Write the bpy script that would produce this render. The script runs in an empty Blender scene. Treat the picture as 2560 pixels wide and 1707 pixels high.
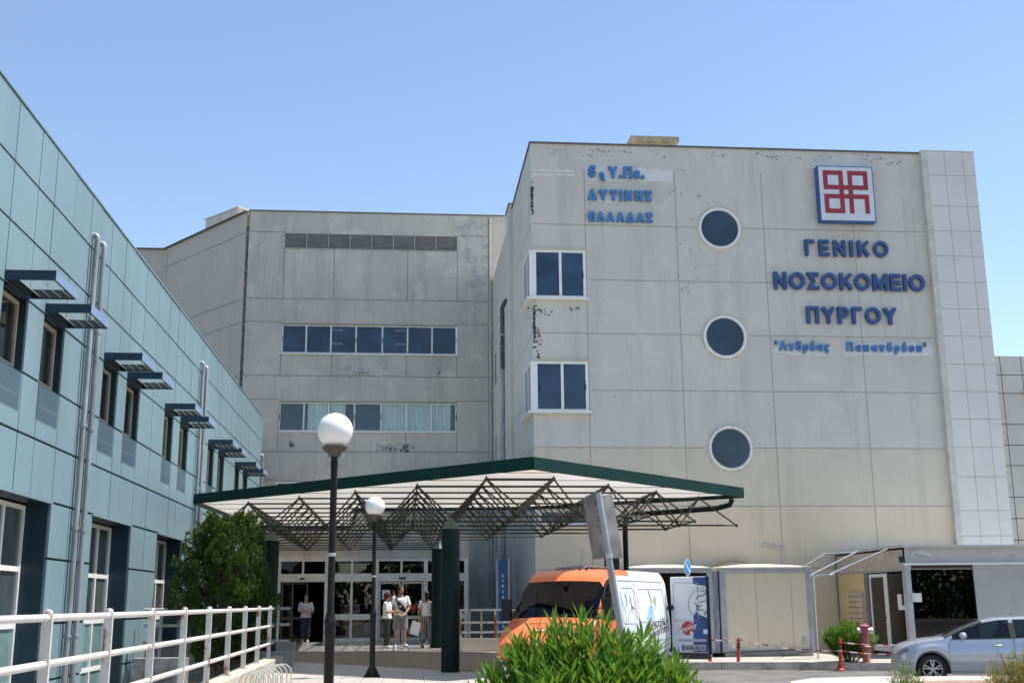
import bpy, bmesh, math, random
import numpy as np
from mathutils import Matrix, Vector
R_ = math.radians
random.seed(7); rng = np.random.default_rng(7)
S = bpy.context.scene
COL = S.collection
# ------------------------------------------------------------------ camera, sky, sun, exposure
F_PX, PITCH, ROLL, YAW = 2870.737, 0.223288, -0.00833109, 0.0931979
def cam_axes():
    cp, sp, cr, sr, cy, sy = math.cos(PITCH), math.sin(PITCH), math.cos(ROLL), math.sin(ROLL), math.cos(YAW), math.sin(YAW)
    yw = Matrix(((cy, -sy, 0), (sy, cy, 0), (0, 0, 1)))
    ba = Matrix(((1, 0, 0), (0, 0, -1), (0, 1, 0)))
    pm = Matrix(((1, 0, 0), (0, cp, sp), (0, -sp, cp)))
    rm = Matrix(((cr, -sr, 0), (sr, cr, 0), (0, 0, 1)))
    return rm @ pm @ ba @ yw
_m = cam_axes()
cd = bpy.data.cameras.new("camera"); cam = bpy.data.objects.new("camera", cd); COL.objects.link(cam)
cam.matrix_world = Matrix.Translation((0, 0, 1.85)) @ Matrix((_m[0], -_m[1], -_m[2])).transposed().to_4x4()
cd.sensor_width = 36; cd.lens = 36 * F_PX / 2560; cd.clip_start = .1; cd.clip_end = 3000
S.camera = cam
ELEV, AZ = R_(67.5), R_(-4)
SUN = Vector((math.cos(ELEV) * math.cos(AZ), -math.cos(ELEV) * math.sin(AZ), math.sin(ELEV)))
w = bpy.data.worlds.new("World"); S.world = w; w.use_nodes = True
sky = w.node_tree.nodes.new("ShaderNodeTexSky"); sky.sky_type = 'NISHITA'; sky.sun_disc = False
sky.sun_elevation = ELEV; sky.sun_rotation = R_(90) + AZ
sky.air_density = 1.0; sky.dust_density = .15; sky.ozone_density = .3; sky.altitude = 50
bg = w.node_tree.nodes["Background"]; bg.inputs[1].default_value = .118
w.node_tree.links.new(sky.outputs[0], bg.inputs[0])
sl = bpy.data.lights.new("sun", 'SUN'); sl.energy = 4.1; sl.angle = R_(.5); sl.color = (1, .95, .88)
so = bpy.data.objects.new("sun", sl); COL.objects.link(so)
so.rotation_euler = SUN.to_track_quat('Z', 'Y').to_euler(); so.location = (20, -10, 40)
S.view_settings.view_transform = 'Standard'; S.view_settings.look = 'None'; S.view_settings.exposure = 0.86; S.view_settings.gamma = 1
S.cycles.max_bounces = 8; S.cycles.transparent_max_bounces = 12

# ------------------------------------------------------------------ mesh helpers
WM = {}
def wmat(o): return WM[o.name] if o is not None else Matrix()
class MB:
    def __init__(s): s.v = []; s.f = []; s.m = []
    def add(s, vs, fs, m=0):
        n = len(s.v); s.v += [tuple(p) for p in vs]
        for f in fs: s.f.append(tuple(n + i for i in f)); s.m.append(m)
        return s
    def quad(s, a, b, c, d, m=0): return s.add([a, b, c, d], [(0, 1, 2, 3)], m)
    def box(s, x0, x1, y0, y1, z0, z1, m=0):
        return s.hexa([(x0, y0, z0), (x1, y0, z0), (x1, y1, z0), (x0, y1, z0), (x0, y0, z1), (x1, y0, z1), (x1, y1, z1), (x0, y1, z1)], m)
    def hexa(s, p, m=0):
        return s.add(p, [(3, 2, 1, 0), (4, 5, 6, 7), (0, 1, 5, 4), (1, 2, 6, 5), (2, 3, 7, 6), (3, 0, 4, 7)], m)
    def bar(s, a, b, wd, ht, m=0, up=(0, 0, 1)):
        a, b = Vector(a), Vector(b); d = (b - a).normalized(); u = Vector(up)
        sd = d.cross(u)
        if sd.length < 1e-4: sd = d.cross(Vector((1, 0, 0)))
        sd.normalize(); u = sd.cross(d)
        q = [a - sd * wd / 2 - u * ht / 2, a + sd * wd / 2 - u * ht / 2, b + sd * wd / 2 - u * ht / 2, b - sd * wd / 2 - u * ht / 2]
        return s.hexa(q + [p + u * ht for p in q], m)
    def tube(s, pts, r, n=8, m=0, cap=True):
        pts = [Vector(p) for p in pts]
        rs = [r] * len(pts) if not hasattr(r, '__len__') else list(r)
        rings = []; pu = None
        for i, p in enumerate(pts):
            d = (pts[min(i + 1, len(pts) - 1)] - pts[max(i - 1, 0)])
            if d.length < 1e-9: d = Vector((0, 0, 1))
            d.normalize()
            if pu is None:
                pu = d.cross(Vector((0, 0, 1)) if abs(d.z) < .9 else Vector((1, 0, 0))).normalized()
            pu = (pu - d * pu.dot(d)).normalized(); pv = d.cross(pu)
            rr = rs[i]; rx, ry = (rr if hasattr(rr, '__len__') else (rr, rr))
            rings.append([p + pu * math.cos(2 * math.pi * k / n) * rx + pv * math.sin(2 * math.pi * k / n) * ry for k in range(n)])
        vs = [q for ring in rings for q in ring]; fs = []
        for i in range(len(pts) - 1):
            for k in range(n):
                k2 = (k + 1) % n; fs.append((i * n + k, i * n + k2, (i + 1) * n + k2, (i + 1) * n + k))
        if cap: fs += [tuple(reversed(range(n))), tuple((len(pts) - 1) * n + k for k in range(n))]
        return s.add(vs, fs, m)
    def lathe(s, prof, c=(0, 0, 0), n=20, m=0, axis='z', cap=True):
        vs = []; fs = []
        for r, z in prof:
            for k in range(n):
                a = 2 * math.pi * k / n; x, y = r * math.cos(a), r * math.sin(a)
                p = (x, y, z) if axis == 'z' else ((x, z, y) if axis == 'y' else (z, x, y))
                vs.append((c[0] + p[0], c[1] + p[1], c[2] + p[2]))
        for i in range(len(prof) - 1):
            for k in range(n):
                k2 = (k + 1) % n
                q = (i * n + k, i * n + k2, (i + 1) * n + k2, (i + 1) * n + k)
                fs.append(q if axis != 'y' else tuple(reversed(q)))
        if not cap: return s.add(vs, fs, m)
        if prof[0][0] > 1e-6: fs.append(tuple(reversed(range(n))) if axis != 'y' else tuple(range(n)))
        if prof[-1][0] > 1e-6:
            t = tuple((len(prof) - 1) * n + k for k in range(n)); fs.append(t if axis != 'y' else tuple(reversed(t)))
        return s.add(vs, fs, m)
    def sphere(s, c, r, nu=16, nv=10, m=0):
        rx, ry, rz = r if hasattr(r, '__len__') else (r, r, r)
        vs = [(c[0], c[1], c[2] - rz)]; fs = []
        for j in range(1, nv):
            t = math.pi * j / nv
            for k in range(nu):
                a = 2 * math.pi * k / nu
                vs.append((c[0] + rx * math.sin(t) * math.cos(a), c[1] + ry * math.sin(t) * math.sin(a), c[2] - rz * math.cos(t)))
        vs.append((c[0], c[1], c[2] + rz))
        for k in range(nu):
            k2 = (k + 1) % nu; fs.append((0, 1 + k2, 1 + k))
            for j in range(nv - 2): fs.append((1 + j * nu + k, 1 + j * nu + k2, 1 + (j + 1) * nu + k2, 1 + (j + 1) * nu + k))
            fs.append((1 + (nv - 2) * nu + k, 1 + (nv - 2) * nu + k2, len(vs) - 1))
        return s.add(vs, fs, m)
    def prism(s, poly, fn, d0, d1, m=0):
        n = len(poly); vs = [fn(a, b, d0) for a, b in poly] + [fn(a, b, d1) for a, b in poly]
        fs = [tuple(range(n)), tuple(reversed(range(n, 2 * n)))] + [(i, i + n, (i + 1) % n + n, (i + 1) % n) for i in range(n)]
        return s.add(vs, fs, m)
    def build(s, name, mats, parent=None, local=False, smooth=False, bevel=0, angle=40, recalc=True):
        me = bpy.data.meshes.new(name); me.from_pydata(s.v, [], s.f)
        mats = mats if isinstance(mats, (list, tuple)) else [mats]
        for mt in mats: me.materials.append(mt)
        if len(mats) > 1: me.polygons.foreach_set("material_index", s.m)
        if recalc:
            b = bmesh.new(); b.from_mesh(me); bmesh.ops.recalc_face_normals(b, faces=b.faces)
            b.to_mesh(me); b.free()
        if smooth:
            me.polygons.foreach_set("use_smooth", [True] * len(me.polygons)); me.set_sharp_from_angle(angle=R_(angle))
        me.update()
        return link(name, me, parent, local, bevel)
def link(name, me, parent=None, local=False, bevel=0):
    o = bpy.data.objects.new(name, me); COL.objects.link(o)
    if parent is not None:
        o.parent = parent
        if local: WM[o.name] = wmat(parent).copy()
        else: o.matrix_parent_inverse = wmat(parent).inverted(); WM[o.name] = Matrix()
    else: WM[o.name] = Matrix()
    if bevel:
        md = o.modifiers.new("bevel", 'BEVEL'); md.width = bevel; md.segments = 2; md.limit_method = 'ANGLE'; md.angle_limit = R_(35)
    return o
def thing(name, label, cat, loc=(0, 0, 0), rz=0, group=None):
    o = bpy.data.objects.new(name, None); COL.objects.link(o)
    o.location = loc; o.rotation_euler = (0, 0, rz); o.empty_display_size = .3
    WM[o.name] = Matrix.Translation(loc) @ Matrix.Rotation(rz, 4, 'Z')
    return tag(o, label, cat, group)
def tag(o, label, cat, group=None, kind=None):
    if label: o["label"] = label
    if cat: o["category"] = cat
    if group: o["group"] = group
    if kind: o["kind"] = kind
    return o
def struct(o): o["kind"] = "structure"; return o
def dup(root, loc, label=None, rz=None):
    r = root.copy(); COL.objects.link(r); r.location = loc
    if rz is not None: r.rotation_euler = (0, 0, rz)
    if label: r["label"] = label
    for ch in list(root.children):
        c = ch.copy(); COL.objects.link(c); c.parent = r
        for g in list(ch.children):
            d = g.copy(); COL.objects.link(d); d.parent = c
    return r

# ------------------------------------------------------------------ materials
def nm(name):
    m = bpy.data.materials.new(name); m.use_nodes = True; nt = m.node_tree
    return m, nt, nt.nodes["Principled BSDF"]
def nd(nt, t, **kw):
    n = nt.nodes.new(t)
    for k, v in kw.items(): setattr(n, k, v)
    return n
def coords(nt, scale=(1, 1, 1)):
    tc = nd(nt, "ShaderNodeTexCoord"); mp = nd(nt, "ShaderNodeMapping"); mp.inputs[3].default_value = scale
    nt.links.new(tc.outputs["Object"], mp.inputs[0]); return mp.outputs[0]
def noise(nt, scale, detail=5, rough=.6, stretch=(1, 1, 1), lo=.35, hi=.65):
    n = nd(nt, "ShaderNodeTexNoise"); n.inputs["Scale"].default_value = scale; n.inputs["Detail"].default_value = detail
    n.inputs["Roughness"].default_value = rough
    nt.links.new(coords(nt, stretch), n.inputs["Vector"])
    r = nd(nt, "ShaderNodeMapRange"); r.inputs[1].default_value = lo; r.inputs[2].default_value = hi
    nt.links.new(n.outputs["Fac"], r.inputs[0]); return r.outputs[0]
def mix(nt, fac, a, b):
    x = nd(nt, "ShaderNodeMix", data_type='RGBA')
    for sock, val in ((x.inputs["Factor"], fac), (x.inputs["A"], a), (x.inputs["B"], b)):
        if isinstance(val, bpy.types.NodeSocket): nt.links.new(val, sock)
        elif isinstance(val, (tuple, list)): sock.default_value = (*val[:3], 1)
        else: sock.default_value = val
    return x.outputs["Result"]
def math_(nt, op, a, b):
    x = nd(nt, "ShaderNodeMath", operation=op)
    for sock, val in ((x.inputs[0], a), (x.inputs[1], b)):
        if isinstance(val, bpy.types.NodeSocket): nt.links.new(val, sock)
        else: sock.default_value = val
    return x.outputs[0]
def bump(nt, p, h, strength=.2, dist=.02):
    b = nd(nt, "ShaderNodeBump"); b.inputs["Strength"].default_value = strength; b.inputs["Distance"].default_value = dist
    nt.links.new(h, b.inputs["Height"]); nt.links.new(b.outputs[0], p.inputs["Normal"])
def simple(name, col, rough=.6, metal=0, spec=.5, var=.12, vs=3.0, bmp=0, bs=40, coat=0, stretch=(1, 1, 1)):
    m, nt, p = nm(name)
    c2 = tuple(max(0, c * (1 - var)) for c in col); c1 = tuple(min(1, c * (1 + var)) for c in col)
    nt.links.new(mix(nt, noise(nt, vs, stretch=stretch), c1, c2), p.inputs["Base Color"])
    p.inputs["Roughness"].default_value = rough; p.inputs["Metallic"].default_value = metal
    p.inputs["Specular IOR Level"].default_value = spec
    if coat: p.inputs["Coat Weight"].default_value = coat; p.inputs["Coat Roughness"].default_value = .05
    if bmp: bump(nt, p, noise(nt, bs, 3), bmp)
    return m
def plaster(name, a, b, streak, patch, amt=.35, speck=.5, bmp=.25):
    m, nt, p = nm(name)
    c = mix(nt, noise(nt, .35, 6, .65, lo=.3, hi=.7), a, b)
    c = mix(nt, math_(nt, 'MULTIPLY', noise(nt, 1.1, 5, .7, (1.4, 1.4, .12), .5, .75), amt), c, streak)
    c = mix(nt, math_(nt, 'MULTIPLY', noise(nt, .9, 7, .7, lo=.56, hi=.62), .35), c, patch)
    c = mix(nt, math_(nt, 'MULTIPLY', noise(nt, 7, 4, .8, (1, 1, .6), lo=.66, hi=.7), speck), c, tuple(x * .45 for x in streak))
    nt.links.new(c, p.inputs["Base Color"]); p.inputs["Roughness"].default_value = .85; p.inputs["Specular IOR Level"].default_value = .25
    bump(nt, p, math_(nt, 'ADD', noise(nt, 3, 6, .7), math_(nt, 'MULTIPLY', noise(nt, 30, 3), .4)), bmp, .012)
    return m
def glass(name, col, rough=.02, spec=.5):
    m, nt, p = nm(name)
    nt.links.new(mix(nt, noise(nt, .7, 2), col, tuple(c * .5 for c in col)), p.inputs["Base Color"])
    p.inputs["Roughness"].default_value = rough; p.inputs["Specular IOR Level"].default_value = spec
    bump(nt, p, noise(nt, .8, 2), .03, .02)
    return m
def clear(name, tint=(.7, .75, .75), ior=1.5, mul=1.0):
    m = bpy.data.materials.new(name); m.use_nodes = True; nt = m.node_tree
    nt.nodes.remove(nt.nodes["Principled BSDF"]); out = nt.nodes["Material Output"]
    t = nd(nt, "ShaderNodeBsdfTransparent"); t.inputs[0].default_value = (*tint, 1)
    g = nd(nt, "ShaderNodeBsdfGlossy"); g.inputs["Roughness"].default_value = .01; g.inputs[0].default_value = (1, 1, 1, 1)
    bp_ = nd(nt, "ShaderNodeBump"); bp_.inputs["Strength"].default_value = .02; nt.links.new(noise(nt, 1.2, 2), bp_.inputs["Height"]); nt.links.new(bp_.outputs[0], g.inputs["Normal"])
    f = nd(nt, "ShaderNodeFresnel"); f.inputs[0].default_value = ior
    mx = nd(nt, "ShaderNodeMixShader"); nt.links.new(math_(nt, 'MULTIPLY', f.outputs[0], mul), mx.inputs[0])
    nt.links.new(t.outputs[0], mx.inputs[1]); nt.links.new(g.outputs[0], mx.inputs[2]); nt.links.new(mx.outputs[0], out.inputs[0])
    return m
def leafmat(name, cols, scale=3.0, trans=.3, rough=.45, spec=.35):
    m, nt, p = nm(name); out = nt.nodes["Material Output"]
    c = mix(nt, noise(nt, scale, 3, lo=.3, hi=.7), cols[0], cols[1])
    if len(cols) > 2: c = mix(nt, noise(nt, scale * 2.3, 3, lo=.52, hi=.66), c, cols[2])
    nt.links.new(c, p.inputs["Base Color"]); p.inputs["Roughness"].default_value = rough; p.inputs["Specular IOR Level"].default_value = spec
    t = nd(nt, "ShaderNodeBsdfTranslucent"); nt.links.new(mix(nt, .5, c, (.35, .5, .05)), t.inputs[0])
    mx = nd(nt, "ShaderNodeMixShader"); mx.inputs[0].default_value = trans
    nt.links.new(p.outputs[0], mx.inputs[1]); nt.links.new(t.outputs[0], mx.inputs[2]); nt.links.new(mx.outputs[0], out.inputs[0])
    return m
def rusty(name, col, rust=(.25, .08, .025), lo=.6, hi=.66, scale=6, stretch=(1, 1, .5), rough=.5):
    m, nt, p = nm(name)
    nt.links.new(mix(nt, noise(nt, scale, 6, .7, stretch, lo, hi), mix(nt, noise(nt, 4), col, tuple(c * .85 for c in col)), rust), p.inputs["Base Color"])
    p.inputs["Roughness"].default_value = rough
    return m
def bricktile(name, c1, c2, mortar, bw, bh, msize=.012, off=0.0, rough=.7, var=.2):
    m, nt, p = nm(name)
    b = nd(nt, "ShaderNodeTexBrick"); b.offset = off; b.squash = 1
    b.inputs["Scale"].default_value = 1; b.inputs["Brick Width"].default_value = bw; b.inputs["Row Height"].default_value = bh
    b.inputs["Mortar Size"].default_value = msize; b.inputs["Color1"].default_value = (*c1, 1); b.inputs["Color2"].default_value = (*c2, 1); b.inputs["Mortar"].default_value = (*mortar, 1)
    nt.links.new(coords(nt), b.inputs["Vector"])
    c = mix(nt, math_(nt, 'MULTIPLY', noise(nt, .8, 6, .7), var), b.outputs["Color"], tuple(x * .55 for x in c1))
    nt.links.new(c, p.inputs["Base Color"]); p.inputs["Roughness"].default_value = rough
    return m

CONC_R = plaster("weathered light concrete render", (.625, .60, .535), (.55, .53, .475), (.38, .365, .335), (.66, .64, .59), amt=.45)
CONC_Y = plaster("bounce tinted yellow concrete render", (.64, .575, .47), (.575, .52, .43), (.42, .38, .31), (.67, .61, .51), amt=.4)  # warm ground bounce put into the colour of this facade row
CONC_P = plaster("bounce tinted peach concrete render", (.68, .575, .43), (.62, .535, .415), (.45, .385, .29), (.70, .61, .48), amt=.4)  # lowest rows: stronger peach, painted bounce light from the ground
CONC_M = plaster("weathered grey concrete render", (.62, .575, .49), (.47, .44, .38), (.30, .28, .24), (.74, .69, .59), amt=.6)
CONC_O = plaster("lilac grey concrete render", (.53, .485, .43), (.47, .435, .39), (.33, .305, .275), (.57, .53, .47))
JOINT = simple("joint mortar", (.33, .30, .25), .9)
JOINTM = simple("grey joint mortar", (.22, .21, .2), .9)
COPE = simple("coping metal dark", (.12, .11, .10), .6)
DARKP = simple("exposed dark patch", (.07, .06, .055), .9, var=.5, vs=18, bmp=.4)
REPAIR = simple("lime white repair patch", (.66, .66, .65), .85, var=.06, vs=2)
WHITEFR = simple("white painted aluminium", (.78, .77, .74), .4, var=.04)
NAVY = glass("navy tinted window glass", (.031, .066, .13))
NAVY2 = glass("dark grey tinted porthole glass", (.03, .055, .095))
DARKGL = glass("dark window glass", (.025, .028, .03))
GREYGL = glass("grey office glass", (.085, .105, .11), .06)
BLACK = simple("near black", (.01, .01, .011), .6)
TEAL = simple("teal cladding panel", (.19, .288, .322), .42, var=.07, vs=.7, spec=.35, stretch=(1, 1, .25))
TEALDK = simple("dark blue green reveal panel", (.008, .035, .055), .35, var=.2, vs=1)
TEALAWN = simple("blue awning metal", (.007, .03, .058), .4)
GREENST = simple("dark green painted steel", (.0035, .015, .013), .5, var=.2, spec=.2)
GREENF = simple("green fascia metal", (.007, .036, .031), .6, var=.12, vs=1.2, spec=.12)
TRUSS = simple("olive green truss steel", (.018, .022, .012), .45, var=.3, vs=8)
GALV = simple("galvanised pipe", (.30, .31, .33), .45, .3, var=.25, vs=5, stretch=(1, 1, .2))
STEEL = simple("brushed steel", (.55, .55, .54), .3, .9)
WHITEP = rusty("chipped white rail paint", (.58, .57, .54))
RUSTP = rusty("rust spotted post paint", (.58, .565, .53), lo=.56, hi=.63, scale=7, stretch=(1, 1, .35))
PLASTW = simple("white tower tile", (.65, .63, .59), .4, var=.05, vs=.6)
FARTILE = simple("grey facade tile", (.54, .53, .49), .5, var=.08, vs=.5)
RUBBER = simple("rubber", (.018, .018, .018), .8)
PIPEW = simple("grey pvc pipe", (.5, .5, .48), .5)

# ------------------------------------------------------------------ ground
ASPH = simple("old asphalt", (.135, .13, .125), .9, var=.25, vs=1.2, bmp=.3, bs=60)
def sheet(name, poly, z, mt, th=0, holes=None):
    mb = MB()
    if th: mb.prism(poly, lambda a, b, d: (a, b, d), z, z - th)
    else: mb.add([(a, b, z) for a, b in poly], [tuple(range(len(poly)))])
    return struct(mb.build(name, mt))
GRND = simple("dusty dry ground", (.24, .21, .17), .95, var=.3, vs=.5)
sheet("ground", [(-1500, -1500), (1500, -1500), (1500, 1500), (-1500, 1500)], -.012, GRND)
sheet("road", [(2.2, -30), (60, -30), (60, 32.2), (2.2, 33)], -.004, ASPH)
TILE = bricktile("pale plaza tiles", (.50, .455, .41), (.46, .415, .37), (.28, .25, .21), .4, .4, .008, var=.5, rough=.5)
sheet("plaza", [(-2.8, -5), (1.5, -5), (1.5, 14), (1.7, 20), (2.05, 24.85), (-3.2, 31.9), (-3.2, 28.3), (-2.8, 28.3)], .40, TILE, .42)
AGG = simple("brown exposed aggregate", (.235, .195, .155), .85, var=.45, vs=22, bmp=.5, bs=70)
mb = MB(); mb.add([(-3.2, 31.9, .402), (2.05, 24.85, .402), (3.4, 24.9, .30), (5.5, 26.5, .05), (7.2, 33.4, .05), (3.2, 33.4, .5), (1.35, 33.4, .545), (-4.8, 33.4, .545)], [(0, 1, 6, 7), (1, 2, 5, 6), (2, 3, 4, 5)])
for a, b in ((0, 1), (1, 2), (2, 3), (3, 4)):
    p, q = mb.v[a], mb.v[b]; mb.quad(p, q, (q[0], q[1], -.3), (p[0], p[1], -.3))
struct(mb.build("entrance_ramp", AGG))
PLATF = bricktile("polished platform stone", (.34, .335, .325), (.32, .315, .305), (.22, .21, .2), .6, .6, .006, rough=.16, var=.1)
sheet("entrance_platform", [(-4.9, 33.4), (1.35, 33.4), (3.3, 33.4), (3.6, 43), (-4.9, 43)], .56, PLATF, .58)
PAVE = bricktile("cream pavement slabs", (.47, .43, .365), (.44, .40, .34), (.36, .33, .28), .5, .5, .01, var=.45)
sheet("pavement", [(6.0, 33.05), (7.7, 32.55), (10.9, 31.85), (11.7, 31.2), (13.2, 30.8), (40, 30.0), (40, 60), (6.0, 60)], .2, PAVE, .22)
KERB = simple("worn concrete kerb", (.42, .40, .37), .9, var=.3, vs=3, bmp=.3)
mb = MB(); kp = [(6.0, 33.05), (7.7, 32.55), (10.9, 31.85), (11.7, 31.2), (13.2, 30.8), (40, 30.0)]
for i in range(5):
    a, b = Vector((*kp[i], 0)), Vector((*kp[i + 1], 0)); d = (b - a); L = d.length; d.normalize(); n_ = max(1, int(L / .9)); nn = Vector((d.y, -d.x, 0))
    for k in range(n_):
        p, q = a + d * (L * k / n_ + .006), a + d * (L * (k + 1) / n_ - .006)
        o_ = nn * .17
        mb.hexa([p + o_, q + o_, q, p] + [v + Vector((0, 0, .204)) for v in (p + o_ * .9, q + o_ * .9, q, p)])
struct(mb.build("kerb", KERB))
YEL = simple("worn yellow road paint", (.42, .36, .2), .9, var=.3, vs=6)
mb = MB()
for i in range(5):
    a, b = Vector((*kp[i], 0)), Vector((*kp[i + 1], 0)); d = (b - a).normalized(); nn = Vector((d.y, -d.x, 0))
    mb.quad(a + nn * .32, b + nn * .32, b + nn * .42, a + nn * .42)
for q in mb.v: pass
mb.v = [(x, y, .003) for x, y, z in mb.v]
struct(mb.build("road_marking", YEL))
ISLE = bricktile("pale island paving", (.50, .46, .40), (.47, .43, .375), (.4, .36, .3), .5, .5, .01)
ip = [(7.6, 22.8), (8.1, 24.0), (9.0, 24.75), (10.2, 24.85), (14, 24.2), (30, 22.8), (30, 21.2), (13, 22.2), (9.6, 22.4), (8.4, 20), (7.6, 16), (6.3, 12), (5.6, 12), (6.8, 18)]
sheet("traffic_island", [(7.4, 22.0), (7.8, 23.6), (8.6, 24.5), (10.0, 24.75), (13, 24.2), (30, 22.6), (30, 10), (4.6, 10), (6.2, 17)], .25, ISLE, .26)
SOIL = simple("dry reddish soil", (.28, .19, .13), .95, var=.4, vs=5, bmp=.6, bs=12)
sheet("soil_bed", [(8.4, 20.5), (10.2, 23.0), (13, 22.9), (30, 21.4), (30, 11), (5.6, 11)], .265, SOIL)
sheet("planting_island", [(-.5, 5.8), (3.2, 5.8), (3.6, 8), (3.2, 14), (2.2, 15.5), (-.2, 11)], .42, SOIL, .43)

# ------------------------------------------------------------------ wall helpers
def wall(mb, fn, a0, a1, b0, b1, holes, depth, m=0, mr=0):
    A = sorted({a0, a1, *[h[0] for h in holes], *[h[1] for h in holes]}); B = sorted({b0, b1, *[h[2] for h in holes], *[h[3] for h in holes]})
    A = [a for a in A if a0 <= a <= a1]; B = [b for b in B if b0 <= b <= b1]
    for i in range(len(A) - 1):
        for j in range(len(B) - 1):
            ca, cb = (A[i] + A[i + 1]) / 2, (B[j] + B[j + 1]) / 2
            if any(h[0] < ca < h[1] and h[2] < cb < h[3] for h in holes): continue
            mb.quad(fn(A[i], B[j], 0), fn(A[i + 1], B[j], 0), fn(A[i + 1], B[j + 1], 0), fn(A[i], B[j + 1], 0), m)
    for h in holes:
        p = [(h[0], h[2]), (h[1], h[2]), (h[1], h[3]), (h[0], h[3])]
        for i in range(4):
            (a, b), (c, d) = p[i], p[(i + 1) % 4]
            mb.quad(fn(a, b, 0), fn(c, d, 0), fn(c, d, depth), fn(a, b, depth), mr)
def FX(y): return lambda a, b, d: (a, y + d, b)           # wall facing -Y
def FT(x): return lambda a, b, d: (x - d, a, b)           # wall facing +X
def pbox(mb, fn, a0, a1, b0, b1, d0, d1, m=0):
    mb.hexa([fn(a0, b0, d1), fn(a1, b0, d1), fn(a1, b0, d0), fn(a0, b0, d0), fn(a0, b1, d1), fn(a1, b1, d1), fn(a1, b1, d0), fn(a0, b1, d0)], m)
def window(parent, fn, a0, a1, b0, b1, d, mull=(), rails=(), fw=.06, fd=.07, fmat=None, gmat=None, gd=.03, sill=None):
    f = MB()
    pbox(f, fn, a0, a0 + fw, b0, b1, d, d + fd); pbox(f, fn, a1 - fw, a1, b0, b1, d, d + fd)
    pbox(f, fn, a0 + fw, a1 - fw, b0, b0 + fw, d + .001, d + fd); pbox(f, fn, a0 + fw, a1 - fw, b1 - fw, b1, d + .001, d + fd)
    for x in mull: pbox(f, fn, x - fw * .6, x + fw * .6, b0 + fw, b1 - fw, d + .004, d + fd)
    for z in rails: pbox(f, fn, a0 + fw, a1 - fw, z - fw * .6, z + fw * .6, d + .007, d + fd)
    o = f.build("window", fmat or WHITEFR, parent)
    g = MB(); pbox(g, fn, a0 + fw * .5, a1 - fw * .5, b0 + fw * .5, b1 - fw * .5, d + gd, d + gd + .012)
    g.build("pane", gmat or NAVY, o)
    if sill:
        s_ = MB(); pbox(s_, fn, a0 - .06, a1 + .06, b0 - .05, b0 - .002, -sill, d + .02); s_.build("sill", WHITEFR, o)
    return o
def strips(mb, fn, lines, wd=.03, proud=.004):
    for (a0, b0, a1, b1) in lines:
        if a0 == a1: pbox(mb, fn, a0 - wd / 2, a0 + wd / 2, b0, b1, -proud, .01)
        else: pbox(mb, fn, a0, a1, b0 - wd / 2, b0 + wd / 2, -proud - .001, .01)
def blotch(mb, fn, ca, cb, wa, wb, n, r, seed, proud=.006):
    rr = random.Random(seed)
    for _ in range(n):
        a, b = ca + rr.gauss(0, wa), cb + rr.gauss(0, wb); s_ = r * rr.uniform(.3, 1.2); k = rr.randint(6, 9); e = rr.uniform(.5, 1.8)
        poly = [(a + s_ * e * rr.uniform(.5, 1) * math.cos(2 * math.pi * i / k), b + s_ / e * rr.uniform(.5, 1) * math.sin(2 * math.pi * i / k)) for i in range(k)]
        mb.add([fn(x, z, -proud - .0015 * rr.random()) for x, z in poly], [tuple(range(k))])

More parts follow.
